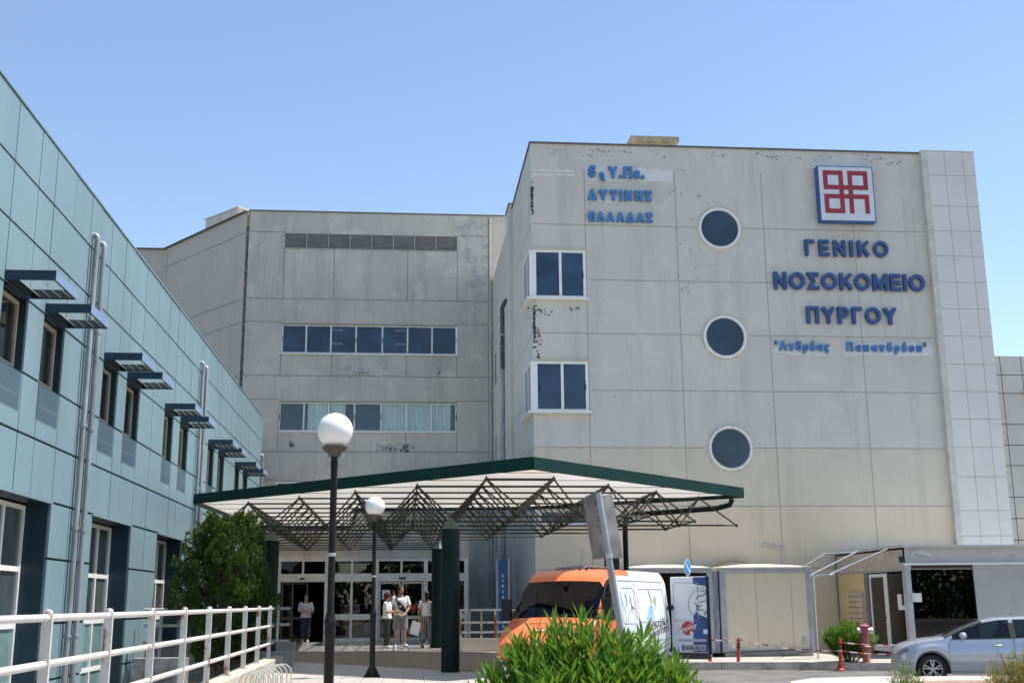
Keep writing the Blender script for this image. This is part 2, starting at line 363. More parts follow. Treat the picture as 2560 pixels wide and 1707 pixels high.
# ------------------------------------------------------------------ hospital front block
def hospital_block():
    t = thing("hospital_block", "tall pale concrete hospital block with three round windows in its front", "building", (11.5, 38.5, .2))
    fn = FX(38.5); y = 38.5
    mb = MB()
    low = (4.5, 6.15, 4.38, 4.86)
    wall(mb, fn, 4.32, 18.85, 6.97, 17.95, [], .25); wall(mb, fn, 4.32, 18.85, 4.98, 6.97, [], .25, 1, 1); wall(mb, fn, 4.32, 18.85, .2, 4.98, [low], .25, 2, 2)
    mb.quad((4.32, y, .2), (4.32, 58, .2), (4.32, 58, 17.95), (4.32, y, 17.95))
    mb.quad((4.32, y, 17.9), (18.85, y, 17.9), (18.85, 58, 17.9), (4.32, 58, 17.9))
    mb.quad((18.85, y, .2), (18.85, 58, .2), (18.85, 58, 17.95), (18.85, y, 17.95))
    mb.box(4.19, 4.32, 45.6, 46.9, .2, 18.15)
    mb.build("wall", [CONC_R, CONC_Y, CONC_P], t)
    c = MB(); c.box(4.27, 18.82, 38.45, 38.8, 17.95, 18.01); c.box(4.27, 4.6, 38.8, 45.6, 17.95, 18.012); c.box(4.14, 4.6, 45.55, 46.95, 18.15, 18.2); c.build("coping", COPE, t)
    j = MB(); H = [14.91, 12.89, 10.95, 8.95, 6.97, 4.98]; V = [6.25, 9.55, 12.75, 16.1]
    L = [(4.35, H[0], 10.25, H[0]), (11.98, H[0], 18.8, H[0]), (6.35, H[1], 18.8, H[1]), (4.35, H[2], 10.25, H[2]), (11.98, H[2], 18.8, H[2]), (6.35, H[3], 18.8, H[3]), (4.35, H[4], 10.25, H[4]), (11.98, H[4], 18.8, H[4]), (4.35, H[5], 18.8, H[5]), (4.35, 16.85, 5.9, 16.85), (4.35, 2.9, 18.8, 2.9)]
    L += [(v, 2.9, v, 17.0) for v in V]
    strips(j, fn, L, .026)
    sf = lambda a, b, d: (4.32 + d, a, b)
    for z in H:
        pbox(j, sf, 38.6 if z in (14.91, 10.95, 6.97) else 40.6, 45.5, z - .015, z + .015, -.004, .01)
        for dz in (0, -.62): pbox(j, sf, 47.2, 56.4, z + dz - .015, z + dz + .015, -.004, .01)
    j.build("panel_joint", JOINT, t)
    # corner windows wrap round the left edge
    for z0, z1 in ((12.2, 13.92), (8.2, 9.92)):
        f = MB(); x0, x1, ya, yb = 4.22, 6.22, 38.40, 40.6
        for (a, b) in ((z0, z0 + .07), (z1 - .08, z1)):
            f.box(x0, x1, ya, y + .02, a, b); f.box(x0, 4.34, y + .02, yb, a, b)
        for a, b in ((x0, x0 + .24), (5.265, 5.36), (x1 - .10, x1)): f.box(a, b, ya + .003, y + .02, z0 + .07, z1 - .08)
        for a, b in ((39.4, 39.5), (40.48, 40.6)): f.box(x0 + .003, 4.34, a, b, z0 + .07, z1 - .08)
        o = f.build("window", WHITEFR, t)
        g = MB(); g.box(x0 + .2, 5.3, ya + .04, ya + .055, z0 + .06, z1 - .07); g.box(5.33, x1 - .06, ya + .04, ya + .055, z0 + .06, z1 - .07)
        g.box(x0 + .05, x0 + .06, ya + .1, yb - .1, z0 + .06, z1 - .07); g.build("pane", NAVY, o)
        s_ = MB(); s_.box(4.1, 6.3, 38.3, 38.52, z0 - .07, z0 - .003); s_.box(4.1, 4.34, 38.52, 40.7, z0 - .07, z0 - .003); s_.build("sill", WHITEFR, o)
        for xk in (x0 + .3, x1 - .12): k = MB(); k.box(xk, xk + .03, ya - .012, ya, z0 + .72, z0 + .95); k.build("handle", BLACK, o)
        q = MB(); q.box(4.3, 6.27, 38.40, 38.52, z1 + .002, z1 + .06); q.build("lintel", simple("sun yellowed render", (.6, .5, .3), .8), o)
    # round windows
    for cx, cz in ((11.12, 14.88), (11.12, 10.89), (11.12, 6.96)):
        f = MB(); f.lathe([(.675, .02), (.675, -.05), (.70, -.08), (.755, -.08), (.775, -.05), (.78, .02)], (cx, y, cz), 56, axis='y')
        o = f.build("window", WHITEFR, t, smooth=True)
        g = MB(); g.lathe([(.0, -.012), (.69, -.012), (.69, .0)], (cx, y, cz), 56, axis='y'); g.build("pane", NAVY2, o)
        # shallow plaster collar round the frame
        k = MB(); k.lathe([(.78, .01), (.78, -.012), (.85, -.009), (.86, .01)], (cx, y, cz), 56, axis='y'); k.build("surround", simple("yellowish collar render", (.56, .52, .42), .85), o)
    window(t, fn, 4.5, 6.15, 4.38, 4.86, .12, (5.3,), sill=.05)
    for yy in (51.6, 54.6):
        for z0 in (12.2, 8.2, 4.2): 
            f = MB(); pbox(f, sf, yy, yy + .6, z0, z0 + 1.5, -.006, .02); o = f.build("window", DARKGL, t)
    p = MB()
    p.tube([(4.2, 47.7, 14.6), (4.05, 47.7, 14.2), (4.05, 47.7, .3)], .09, 10)
    for z in (13, 10.5, 8, 5.5): p.lathe([(.11, -.05), (.11, .05)], (4.05, 47.7, z), 10)
    p.build("drainpipe", GALV, t, smooth=True)
    d = MB(); d.tube([(4.2, 47.7, 14.55), (4.05, 47.7, 14.2), (4.05, 47.7, 11.5)], .098, 10); d.build("bitumen_sleeve", simple("flaking dark pipe wrap", (.08, .09, .1), .8, var=.6, vs=9), t)
    b = MB(); b.box(8.85, 10.5, 42, 43.4, 17.9, 19.62); b.box(8.7, 10.65, 41.9, 43.5, 19.62, 19.82); b.build("roof_box", simple("brown stained roof concrete", (.30, .25, .17), .9, var=.3, vs=3), t)
    q = MB()
    blotch(q, fn, 4.36, 15.9, .016, .3, 70, .055, 3); blotch(q, fn, 4.38, 11.15, .02, .34, 110, .05, 4); blotch(q, fn, 4.5, 10.75, .05, .2, 40, .035, 14); blotch(q, fn, 4.62, 11.72, .2, .07, 26, .045, 5)
    blotch(q, fn, 4.5, 10.2, .05, .3, 8, .06, 9); blotch(q, fn, 5.8, 11.85, .45, .05, 10, .05, 8)
    rr = random.Random(5)
    for k in range(26): blotch(q, fn, 4.9 + rr.random() * 13.6, 17.66 + rr.gauss(0, .07), .16, .05, 7, .026, 100 + k)
    for k in range(14): blotch(q, fn, 9.9 + rr.gauss(0, .25), 12.6 + 4.6 * rr.random(), .07, .12, 6, .022, 200 + k)
    for k in range(16): blotch(q, fn, 6 + rr.random() * 12, 5 + 11 * rr.random(), .05, .05, 1, .03, 300 + k)
    q.build("peeled_patch", DARKP, t)
    r = MB(); 
    def rp(a0, a1, b0, b1, sd):
        rr = random.Random(sd); n = 14; top = []; bot = []
        for i in range(n + 1):
            a = a0 + (a1 - a0) * i / n; top.append((a, b1 + rr.uniform(-.05, .05))); bot.append((a, b0 + rr.uniform(-.06, .06)))
        for i in range(n): r.add([fn(*bot[i], -.003), fn(*bot[i + 1], -.003), fn(*top[i + 1], -.003), fn(*top[i], -.003)], [(0, 1, 2, 3)])
    rp(6.27, 9.5, 16.62, 17.1, 1); rp(6.3, 8.75, 15.8, 16.0, 2); rp(6.3, 8.75, 14.98, 15.18, 3); rp(4.4, 5.9, 16.75, 16.95, 4); rp(12.9, 14.95, 10.28, 10.62, 5); rp(15.4, 18.7, 10.28, 10.75, 6)
    r.build("repair_patch", REPAIR, t)
    # capped pipes on the facade low down
    q = MB(); q.tube([(12.03, 38.42, 3.68), (12.72, 38.42, 3.57), (12.72, 38.42, 2.8)], .035, 8)
    q.build("conduit", PIPEW, t, smooth=True)
    return t
hospital_block()

def text_mesh(txt, size=1, off=.03, ext=.05, res=4):
    c = bpy.data.curves.new("t", "FONT"); c.body = txt; c.size = size; c.extrude = ext; c.bevel_depth = off; c.bevel_resolution = 0; c.resolution_u = res
    o = bpy.data.objects.new("t", c); COL.objects.link(o); bpy.context.view_layer.update()
    me = bpy.data.meshes.new_from_object(o.evaluated_get(bpy.context.evaluated_depsgraph_get()))
    bpy.data.objects.remove(o); bpy.data.curves.remove(c); return me
def lettering(name, txt, fn, a0, a1, b0, b1, d0, d1, mt, parent, off=.035, local=False, fit=True, mirror_check=None):
    me = text_mesh(txt, 1, off); co = np.zeros(len(me.vertices) * 3); me.vertices.foreach_get("co", co); co = co.reshape(-1, 3)
    lo, hi = co.min(0), co.max(0); s_ = (co - lo) / (hi - lo)
    out = []
    for q in s_:
        out += fn(a0 + q[0] * (a1 - a0), b0 + q[1] * (b1 - b0), d1 + (d0 - d1) * q[2])
    me.vertices.foreach_set("co", out); me.materials.clear(); me.materials.append(mt); me.update(); me.name = name
    for p_ in me.polygons: p_.use_smooth = False
    return link(name, me, parent, local)
def _ell(cx, cy, rx, ry, a0=0, a1=360, n=22): return [(cx + rx * math.cos(R_(a0 + (a1 - a0) * k / n)), cy + ry * math.sin(R_(a0 + (a1 - a0) * k / n))) for k in range(n + 1)]
GLY = {'Γ': (.60, [[(0, 0), (0, 1), (1, 1)]]), 'Ε': (.62, [[(1, 0), (0, 0), (0, 1), (1, 1)], [(0, .5), (.9, .5)]]), 'Ν': (.74, [[(0, 0), (0, 1)], [(.04, .96), (.96, .04)], [(1, 0), (1, 1)]]), 'Ι': (.0, [[(.5, 0), (.5, 1)]]),
    'Κ': (.72, [[(0, 0), (0, 1)], [(.96, .98), (.05, .38)], [(.4, .6), (.96, .02)]]), 'Ο': (.92, [_ell(.5, .5, .5, .5)]), 'Σ': (.66, [[(1, 1), (.05, 1), (.55, .5), (.05, 0), (1, 0)]]), 'Μ': (.88, [[(0, 0), (0, 1)], [(.04, .97), (.5, .1)], [(.96, .97), (.5, .1)], [(1, 0), (1, 1)]]),
    'Π': (.72, [[(0, 0), (0, 1), (1, 1), (1, 0)]]), 'Υ': (.76, [[(.03, .98), (.5, .45)], [(.97, .98), (.5, .45)], [(.5, .45), (.5, 0)]]), 'Ρ': (.66, [[(0, 0), (0, 1)], [(0, 1), (.5, 1)] + _ell(.55, .72, .45, .28, 90, -90, 12) + [(0, .44)]]), 'Δ': (.8, [[(0, 0), (.5, .97)], [(1, 0), (.5, .97)], [(0, 0), (1, 0)]]),
    'Τ': (.68, [[(0, 1), (1, 1)], [(.5, 1), (.5, 0)]]), 'Η': (.72, [[(0, 0), (0, 1)], [(1, 0), (1, 1)], [(0, .5), (1, .5)]]), 'Λ': (.78, [[(0, 0), (.5, .97)], [(1, 0), (.5, .97)]]), 'Α': (.8, [[(0, 0), (.5, .97)], [(1, 0), (.5, .97)], [(.2, .3), (.8, .3)]]),
    '6': (.62, [_ell(.5, .31, .5, .31), [(0, .33), (.03, .62), (.2, .88), (.5, 1), (.95, .96)]]), 'η': (.5, [[(0, 0), (0, .62)], [(0, .45), (.25, .6), (.7, .6), (.95, .45), (.95, -.3)]]), '.': (.0, [[(.5, 0), (.5, .03)]]),
    'ε': (.5, [[(.95, .54), (.45, .62), (.06, .5), (.15, .34), (.6, .32)], [(.15, .3), (0, .14), (.4, 0), (1, .07)]]), 'έ': (.5, [[(.95, .54), (.45, .62), (.06, .5), (.15, .34), (.6, .32)], [(.15, .3), (0, .14), (.4, 0), (1, .07)], [(.45, .82), (.7, 1.02)]]),
    'ν': (.55, [[(0, .62), (.5, 0)], [(1, .62), (.5, 0)]]), 'δ': (.56, [_ell(.5, .28, .5, .28), [(.95, .95), (.35, .97), (.2, .8), (.85, .5)]]), 'ρ': (.56, [[(0, -.32), (0, .3)], _ell(.5, .3, .5, .31)]), 'α': (.58, [_ell(.47, .31, .47, .31), [(1, .62), (1, 0)]]),
    'ς': (.5, [[(1, .54), (.45, .62), (0, .4), (.1, .1), (.7, .0), (.8, -.16), (.5, -.28)]]), 'π': (.62, [[(0, .6), (1, .6)], [(.18, .6), (.18, 0)], [(.82, .6), (.82, 0)]]), 'ο': (.56, [_ell(.5, .31, .5, .31)]), 'υ': (.56, [[(0, .62), (0, .25), (.2, .02), (.75, .02), (1, .25), (1, .62)]]),
    '“': (.22, [[(0, .8), (.25, 1.02)], [(.75, .8), (1, 1.02)]]), '”': (.22, [[(0, .8), (.25, 1.02)], [(.75, .8), (1, 1.02)]]), ' ': (.45, [])}
def stroke_text(name, txt, fn, a0, a1, b0, b1, d0, d1, mt, parent, t=.19, gap=.16):
    Hh = b1 - b0; t *= Hh; g = [max(GLY[c][0] * Hh, t if GLY[c][0] == 0 else 0) for c in txt]
    sp = (a1 - a0 - sum(g)) / max(1, len(txt) - 1); k = 1.0
    if sp < .05 * Hh: k = (a1 - a0 - .07 * Hh * (len(txt) - 1)) / sum(g); sp = .07 * Hh
    mb = MB(); x = a0; q = 0
    for ch, w_ in zip(txt, g):
        w_ *= k
        for pl in GLY[ch][1]:
            P = [Vector((x + t / 2 + u * max(0, w_ - t), b0 + t / 2 + v * (Hh - t))) for u, v in pl]; cl = (P[0] - P[-1]).length < 1e-6 and len(P) > 3
            if not cl:
                P[0] = P[0] + (P[0] - P[1]).normalized() * t * .5; P[-1] = P[-1] + (P[-1] - P[-2]).normalized() * t * .5
            Lf, Rt = [], []; n = len(P)
            for i in range(n):
                da = (P[i] - P[i - 1]).normalized() if i > 0 else ((P[0] - P[-2]).normalized() if cl else (P[1] - P[0]).normalized())
                db = (P[i + 1] - P[i]).normalized() if i < n - 1 else ((P[1] - P[0]).normalized() if cl else da)
                na, nb = Vector((-da.y, da.x)), Vector((-db.y, db.x)); m_ = na + nb; m_ = m_.normalized() if m_.length > .2 else na
                m_ = m_ / max(.45, m_.dot(na)) * t / 2; Lf.append(P[i] + m_); Rt.append(P[i] - m_)
            e = d0 - .0012 * (q % 5); q += 1
            vs = [fn(p.x, p.y, e) for p in Lf] + [fn(p.x, p.y, e) for p in Rt] + [fn(p.x, p.y, d1) for p in Lf] + [fn(p.x, p.y, d1) for p in Rt]
            fs = []
            for i in range(n - 1): fs += [(i, i + 1, n + i + 1, n + i), (i + 1, i, 2 * n + i, 2 * n + i + 1), (n + i, n + i + 1, 3 * n + i + 1, 3 * n + i)]
            if not cl: fs += [(0, n, 3 * n, 2 * n), (n - 1, 2 * n - 1, 4 * n - 1, 3 * n - 1)]
            mb.add(vs, fs)
        x += w_ + sp
    return mb.build(name, mt, parent)
LBLUE = simple("faded light blue letter paint", (.055, .19, .42), .5, var=.1)
DBLUE = simple("dark blue letter paint", (.025, .07, .21), .45, var=.1)
fn = FX(38.5)
t = thing("wall_lettering", "three lines of light blue raised letters high on the upper left of the pale block", "lettering", (7.5, 38.4, 15.05))
stroke_text("letter_line", "6", fn, 6.38, 6.72, 16.68, 17.13, -.12, -.02, LBLUE, t, .24); stroke_text("letter_line", "η", fn, 6.80, 7.0, 16.64, 16.98, -.12, -.02, LBLUE, t, .2)
stroke_text("letter_line", "Υ.Πε.", fn, 7.12, 8.43, 16.68, 17.12, -.12, -.02, LBLUE, t, .24)
stroke_text("letter_line", "ΔΥΤΙΚΗΣ", fn, 6.36, 8.68, 15.83, 16.22, -.12, -.02, LBLUE, t, .27)
stroke_text("letter_line", "ΕΛΛΑΔΑΣ", fn, 6.36, 8.68, 15.02, 15.38, -.12, -.02, LBLUE, t, .27)
t = thing("wall_lettering", "three lines of large dark blue raised letters under the red and white emblem", "lettering", (15.7, 38.4, 11.4))
stroke_text("letter_line", "ΓΕΝΙΚΟ", fn, 14.2, 17.3, 13.9, 14.5, -.14, -.02, DBLUE, t, .2)
stroke_text("letter_line", "ΝΟΣΟΚΟΜΕΙΟ", fn, 12.98, 18.56, 12.64, 13.27, -.14, -.02, DBLUE, t, .2)
stroke_text("letter_line", "ΠΥΡΓΟΥ", fn, 14.1, 17.4, 11.4, 12.02, -.14, -.02, DBLUE, t, .2)
t = thing("wall_lettering", "single line of small blue letters in quotation marks on white repair patches", "lettering", (15.7, 38.4, 10.3))
stroke_text("letter_line", "“Ανδρέας", fn, 12.9, 14.85, 10.41, 10.76, -.1, -.02, LBLUE, t, .22)
stroke_text("letter_line", "Παπανδρέου”", fn, 15.48, 18.42, 10.41, 10.75, -.1, -.02, LBLUE, t, .22)
# emblem sign
t = thing("emblem_sign", "square white sign with interlaced red square-loop emblem and blue edge on the facade", "sign", (15.8, 38.4, 15.1))
mb = MB(); mb.box(14.78, 16.86, 38.2, 38.5, 15.15, 17.27); mb.build("sign_box", simple("blue sign edge", (.02, .09, .28), .4), t)
mb = MB(); mb.box(14.82, 16.82, 38.185, 38.199, 15.19, 17.23); mb.build("sign_face", simple("white sign face", (.62, .64, .68), .35, var=.03), t)
mb = MB(); X0, Z1, U = 14.97, 17.09, .1705
def rb(a0, a1, b0, b1): mb.box(X0 + a0 * U, X0 + a1 * U, 38.178, 38.184, Z1 - b1 * U * 1.02, Z1 - b0 * U * 1.02)
def loop(a, b, s=4.4, h=4.2):
    rb(a, a + s, b, b + 1); rb(a, a + s, b + h - 1, b + h); rb(a, a + 1, b + 1, b + h - 1); rb(a + s - 1, a + s, b + 1, b + h - 1)
loop(0, 0); loop(5.4, 0); loop(0, 5.2)
rb(5.4, 6.4, 5.2, 9.4); rb(6.4, 8.8, 5.2, 6.2); rb(8.8, 9.8, 5.2, 9.4)
rb(3.4, 4.4, 4.2, 5.2); rb(5.4, 6.4, 4.2, 5.2); rb(4.4, 5.4, 3.2, 4.2); rb(4.4, 5.4, 5.2, 6.2)
mb.build("emblem", simple("dark red emblem paint", (.30, .018, .03), .4, var=.05), t)

# ------------------------------------------------------------------ tiled tower, far block
t = thing("tiled_tower", "slim white tile clad tower on the right edge of the pale concrete block", "tower", (19.9, 38.4, .2))
mb = MB(); mb.box(18.87, 20.84, 38.33, 50, .2, 17.98); mb.build("core", simple("tower joint grey", (.2, .2, .2), .8), t)
mb = MB(); zs = [.2, 1.0, 2.0, 3.0, 3.95, 4.81, 5.98, 7.0, 8.0, 8.98, 9.96, 10.98, 11.99, 12.97, 13.96, 14.91, 15.87, 17.06, 18.0]; xs = [18.86, 19.03, 19.7, 20.41, 20.86]
for i in range(len(zs) - 1):
    for k in range(1, 4): mb.box(xs[k] + .007, xs[k + 1] - .007, 38.3, 38.335, zs[i] + .007, zs[i + 1] - .007)
    mb.box(20.83, 20.865, 38.35, 40, zs[i] + .007, zs[i + 1] - .007)
mb.build("tile_cladding", PLASTW, t)
mb = MB(); mb.box(18.82, 19.03, 38.29, 38.5, .2, 18.0); mb.build("edge_trim", simple("cream edge trim", (.55, .53, .47), .6), t)
mb = MB(); mb.box(18.82, 20.88, 38.28, 42, 18.003, 18.03); mb.build("coping", PLASTW, t)
t = thing("tiled_building", "low grey tile clad building with dark joints behind the white tower at far right", "building", (32, 52, .2))
mb = MB(); mb.box(24, 46, 52.0, 64, .2, 13.28); mb.build("core", simple("dark joint", (.07, .075, .06), .8), t)
mb = MB(); zz = [13.28, 12.35, 11.45, 9.95, 8.95, 7.98, 6.5, 5.5, 4.5, 3.1, 2.1, 1.1, .2]; xx = [24.3 + 1.06 * i for i in range(20)]; xx = [24] + xx
ho = [(29.62, 31.6, 9.95, 11.35), (29.62, 31.6, 6.5, 7.95)]
for i in range(len(zz) - 1):
    for k in range(len(xx) - 1):
        c_ = ((xx[k] + xx[k + 1]) / 2, (zz[i] + zz[i + 1]) / 2)
        if any(h[0] < c_[0] < h[1] and h[2] < c_[1] < h[3] for h in ho): continue
        mb.box(xx[k] + .02, xx[k + 1] - .02, 51.97, 52.02, zz[i + 1] + .02, zz[i] - .02)
mb.build("tile_cladding", FARTILE, t)
for h in ho:
    window(t, FX(51.99), h[0] + .02, h[1] - .02, h[2] + .02, h[3] - .02, -.03, ((h[0] + h[1]) / 2,), gmat=simple("pale curtained glass", (.35, .42, .42), .1))
    mb = MB(); mb.hexa([(h[0] - .05, 51.5, h[3] + .05), (h[1], 51.5, h[3] + .05), (h[1], 52, h[3] + .05), (h[0] - .05, 52, h[3] + .05), (h[0] - .05, 51.5, h[3] + .1), (h[1], 51.5, h[3] + .1), (h[1], 52, h[3] + .3), (h[0] - .05, 52, h[3] + .3)]); mb.build("awning", simple("cream awning", (.6, .55, .42), .7), t)

# ------------------------------------------------------------------ rear block
CURT = simple("pale curtain cloth", (.74, .8, .78), .9, var=.12, vs=2, stretch=(8, 8, .2))
SEE = clear("blue tinted see-through glass", (.92, .95, .95), 1.5, .8)
def rear_block():
    t = thing("rear_block", "large grey concrete hospital block set back with two long bands of windows", "building", (-2, 56.5, .2))
    fn = FX(56.5); a0, a1 = -6.25, 2.5
    bands = [(a0, a1, 14.0, 15.5), (a0, a1, 10.1, 11.57), (a0, a1, 6.2, 7.63)]
    lou = (a0, a1, 19.45, 20.23)
    mb = MB(); wall(mb, fn, -8.05, 14, .2, 21.38, bands + [lou], .22)
    mb.quad((-8.05, 56.5, 21.3), (14, 56.5, 21.3), (14, 72, 21.3), (-14, 72, 21.3))
    mb.build("wall", CONC_M, t)
    m2 = MB(); A = Vector((-8.2, 56.66, 0)); B = Vector((-13.65, 63.45, 0)); C = Vector((-30, 63.55, 0))
    for p, q in ((A, B), (B, C)):
        m2.quad((p.x, p.y, .2), (q.x, q.y, .2), (q.x, q.y, 21.38), (p.x, p.y, 21.38))
    m2.quad((C.x, C.y, 21.32), (B.x, B.y, 21.32), (A.x, A.y, 21.32), (-8, 75, 21.32))
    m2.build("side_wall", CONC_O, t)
    g = MB(); g.box(-8.2, -8.06, 56.53, 57.2, .2, 20.6); g.build("corner_groove", simple("broken corner joint", (.13, .12, .125), .9, var=.6, vs=6, bmp=.5), t)
    c = MB(); c.box(-8.1, 14, 56.44, 56.8, 21.38, 21.43); c.bar((A.x, A.y, 21.4), (B.x, B.y, 21.4), .3, .05); c.bar((B.x, B.y, 21.402), (C.x, C.y, 21.402), .3, .05); c.build("coping", COPE, t)
    j = MB(); H = [20.28, 16.8, 15.6, 12.87, 11.67, 9.1, 7.75]
    L = [(-8.02, 20.28, a0, 20.28), (a1, 20.28, 4.3, 20.28), (-8.02, 16.8, 4.3, 16.8), (-8.02, 15.6, a0, 15.6), (a1, 15.6, 4.3, 15.6), (-8.02, 12.87, 4.3, 12.87), (-8.02, 11.67, a0, 11.67), (a1, 11.67, 4.3, 11.67), (-8.02, 9.1, 4.3, 9.1), (-8.02, 7.75, a0, 7.75), (a1, 7.75, 4.3, 7.75)]
    for x in (a0, a1): L += [(x, 16.8, x, 19.4), (x, 12.87, x, 13.95), (x, 9.1, x, 10.05)]
    for x in (-3.74, -.03): L += [(x, 16.8, x, 19.4), (x, 12.87, x, 13.95), (x, 9.1, x, 10.05)]
    L += [(4.1, 2, 4.1, 21.3)]
    strips(j, fn, L, .035)
    dd = (B - A).normalized(); nn = Vector((-dd.y, dd.x, 0)); nn = nn if nn.y < 0 else -nn
    of = lambda a, b, d: tuple(A + dd * a - nn * d + Vector((0, 0, b)))
    LL = (B - A).length
    for z in (20.28, 16.8, 15.6, 12.87, 11.67): pbox(j, of, .1, LL, z - .02, z + .02, -.004, .01)
    pbox(j, of, LL - .35, LL - .3, 2, 21.3, -.004, .01)
    j.build("panel_joint", JOINTM, t)
    mul = (-5.03, -3.81, -2.56, -1.25, .01, 1.24)
    for bi, b in enumerate(bands):
        o = window(t, fn, b[0] + .02, b[1] - .02, b[2] + .02, b[3] - .02, .1, mul, fw=.06, gmat=[NAVY, SEE, NAVY][bi])
        s_ = MB(); s_.box(b[0] - .1, b[1] + .05, 56.42, 56.6, b[2] - .05, b[2]); s_.build("sill", WHITEFR, o)
        q = MB(); q.box(b[0], b[1], 56.49, 56.6, b[3] + .001, b[3] + .05); q.build("lintel", simple("stained lintel", (.38, .34, .26), .8), o)
        for x in (b[0] + .04, -2.56, -1.25, b[1] - .04): k = MB(); k.box(x - .015, x + .015, 56.57, 56.6, b[2] + .6, b[2] + .85); k.build("handle", BLACK, o)
        if bi == 1:
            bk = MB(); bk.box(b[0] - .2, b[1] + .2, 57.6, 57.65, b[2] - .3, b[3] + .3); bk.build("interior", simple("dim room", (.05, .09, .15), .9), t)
            def curtain(xa, xb):
                n = int((xb - xa) / .035); c_ = MB(); P = []
                for i in range(n + 1):
                    x = xa + (xb - xa) * i / n; yy = 56.78 + .03 * math.sin(x * 38 + 2 * math.sin(x * 5)); P.append((x, yy))
                for i in range(n): c_.quad((*P[i], b[2]), (*P[i + 1], b[2]), (*P[i + 1], b[3]), (*P[i], b[3]))
                c_.build("curtain", CURT, t, smooth=True)
            curtain(-4.85, -3.85); curtain(-3.75, -3.0); curtain(-1.2, 2.2)
        if bi == 0:
            lm = MB()
            for x in (-3.75, -.6):
                for z in (15.2, 14.5):
                    for k in range(4): lm.box(x + k * .14, x + k * .14 + .07, 56.595, 56.6, z, z + .07)
            lm.build("reflected_lamp", simple("painted lamp reflection", (.35, .4, .42), .4), o)  # pale squares on the panes paint a reflection of lamps
    lv = MB()
    lv.box(a0, a1, 56.72, 56.74, lou[2], lou[3])
    z = lou[2] + .03
    while z < lou[3] - .03:
        lv.hexa([(a0, 56.52, z - .02), (a1, 56.52, z - .02), (a1, 56.62, z + .03), (a0, 56.62, z + .03), (a0, 56.52, z - .005), (a1, 56.52, z - .005), (a1, 56.62, z + .045), (a0, 56.62, z + .045)]); z += .065
    for k in range(9):
        x = a0 + (a1 - a0) * k / 8; lv.box(x - .02, x + .02, 56.49, 56.6, lou[2], lou[3])
    lv.box(a0 - .04, a1 + .04, 56.46, 56.6, lou[2] - .04, lou[2])
    lv.build("louvre", simple("louvre aluminium", (.42, .40, .37), .6), t)
    bx = MB(); q0 = Vector((-8.95, 58.3, 0)); e1 = Vector((-.687, .727, 0)); e2 = Vector((.727, .687, 0))
    pts = [q0, q0 + e2 * 1.2, q0 + e2 * 1.2 + e1 * 2.9, q0 + e1 * 2.9]
    bx.hexa([p + Vector((0, 0, 21.3)) for p in pts] + [p + Vector((0, 0, 22.15)) for p in pts])
    ctr = sum(pts, Vector()) / 4; pts2 = [ctr + (p - ctr) * 1.06 for p in pts]
    bx.hexa([p + Vector((0, 0, 22.151)) for p in pts2] + [p + Vector((0, 0, 22.22)) for p in pts2])
    bx.build("roof_box", CONC_R, t)
    p = MB(); p.tube([(4.18, 56.4, 21.2), (4.18, 56.4, 17), (4.18, 56.4, .3)], .05, 10); p.tube([(-12.0, 62.0, 8.6), (-12.0, 61.9, 8.95), (-11.8, 61.6, 9.0)], .1, 8)
    p.build("drainpipe", PIPEW, t, smooth=True)
    q = MB(); blotch(q, fn, -2.2, 12.95, .3, .07, 26, .045, 21); blotch(q, fn, 1.6, 13.05, .05, .14, 20, .05, 22); blotch(q, fn, -5.6, 9.45, .07, .08, 14, .07, 23); blotch(q, fn, .0, 9.3, .12, .1, 34, .08, 24); blotch(q, fn, -.8, 9.25, .2, .05, 24, .06, 25)
    q.build("peeled_patch", simple("exposed grey patch", (.11, .105, .1), .9, var=.5, vs=20), t)
    r = MB(); rr = random.Random(3)
    blotch(r, fn, 3.4, 20.2, .35, .5, 14, .5, 31, .003); blotch(r, fn, 3.6, 18.2, .25, .9, 12, .45, 32, .003); blotch(r, fn, -2.4, 13.1, .6, .1, 12, .22, 33, .003); blotch(r, fn, -.4, 9.4, .6, .1, 12, .2, 35, .003); blotch(r, fn, 1.6, 13.3, .1, .1, 4, .2, 34, .003)
    r.build("repair_patch", simple("pale scar render", (.45, .43, .39), .9, var=.15), t)
rear_block()

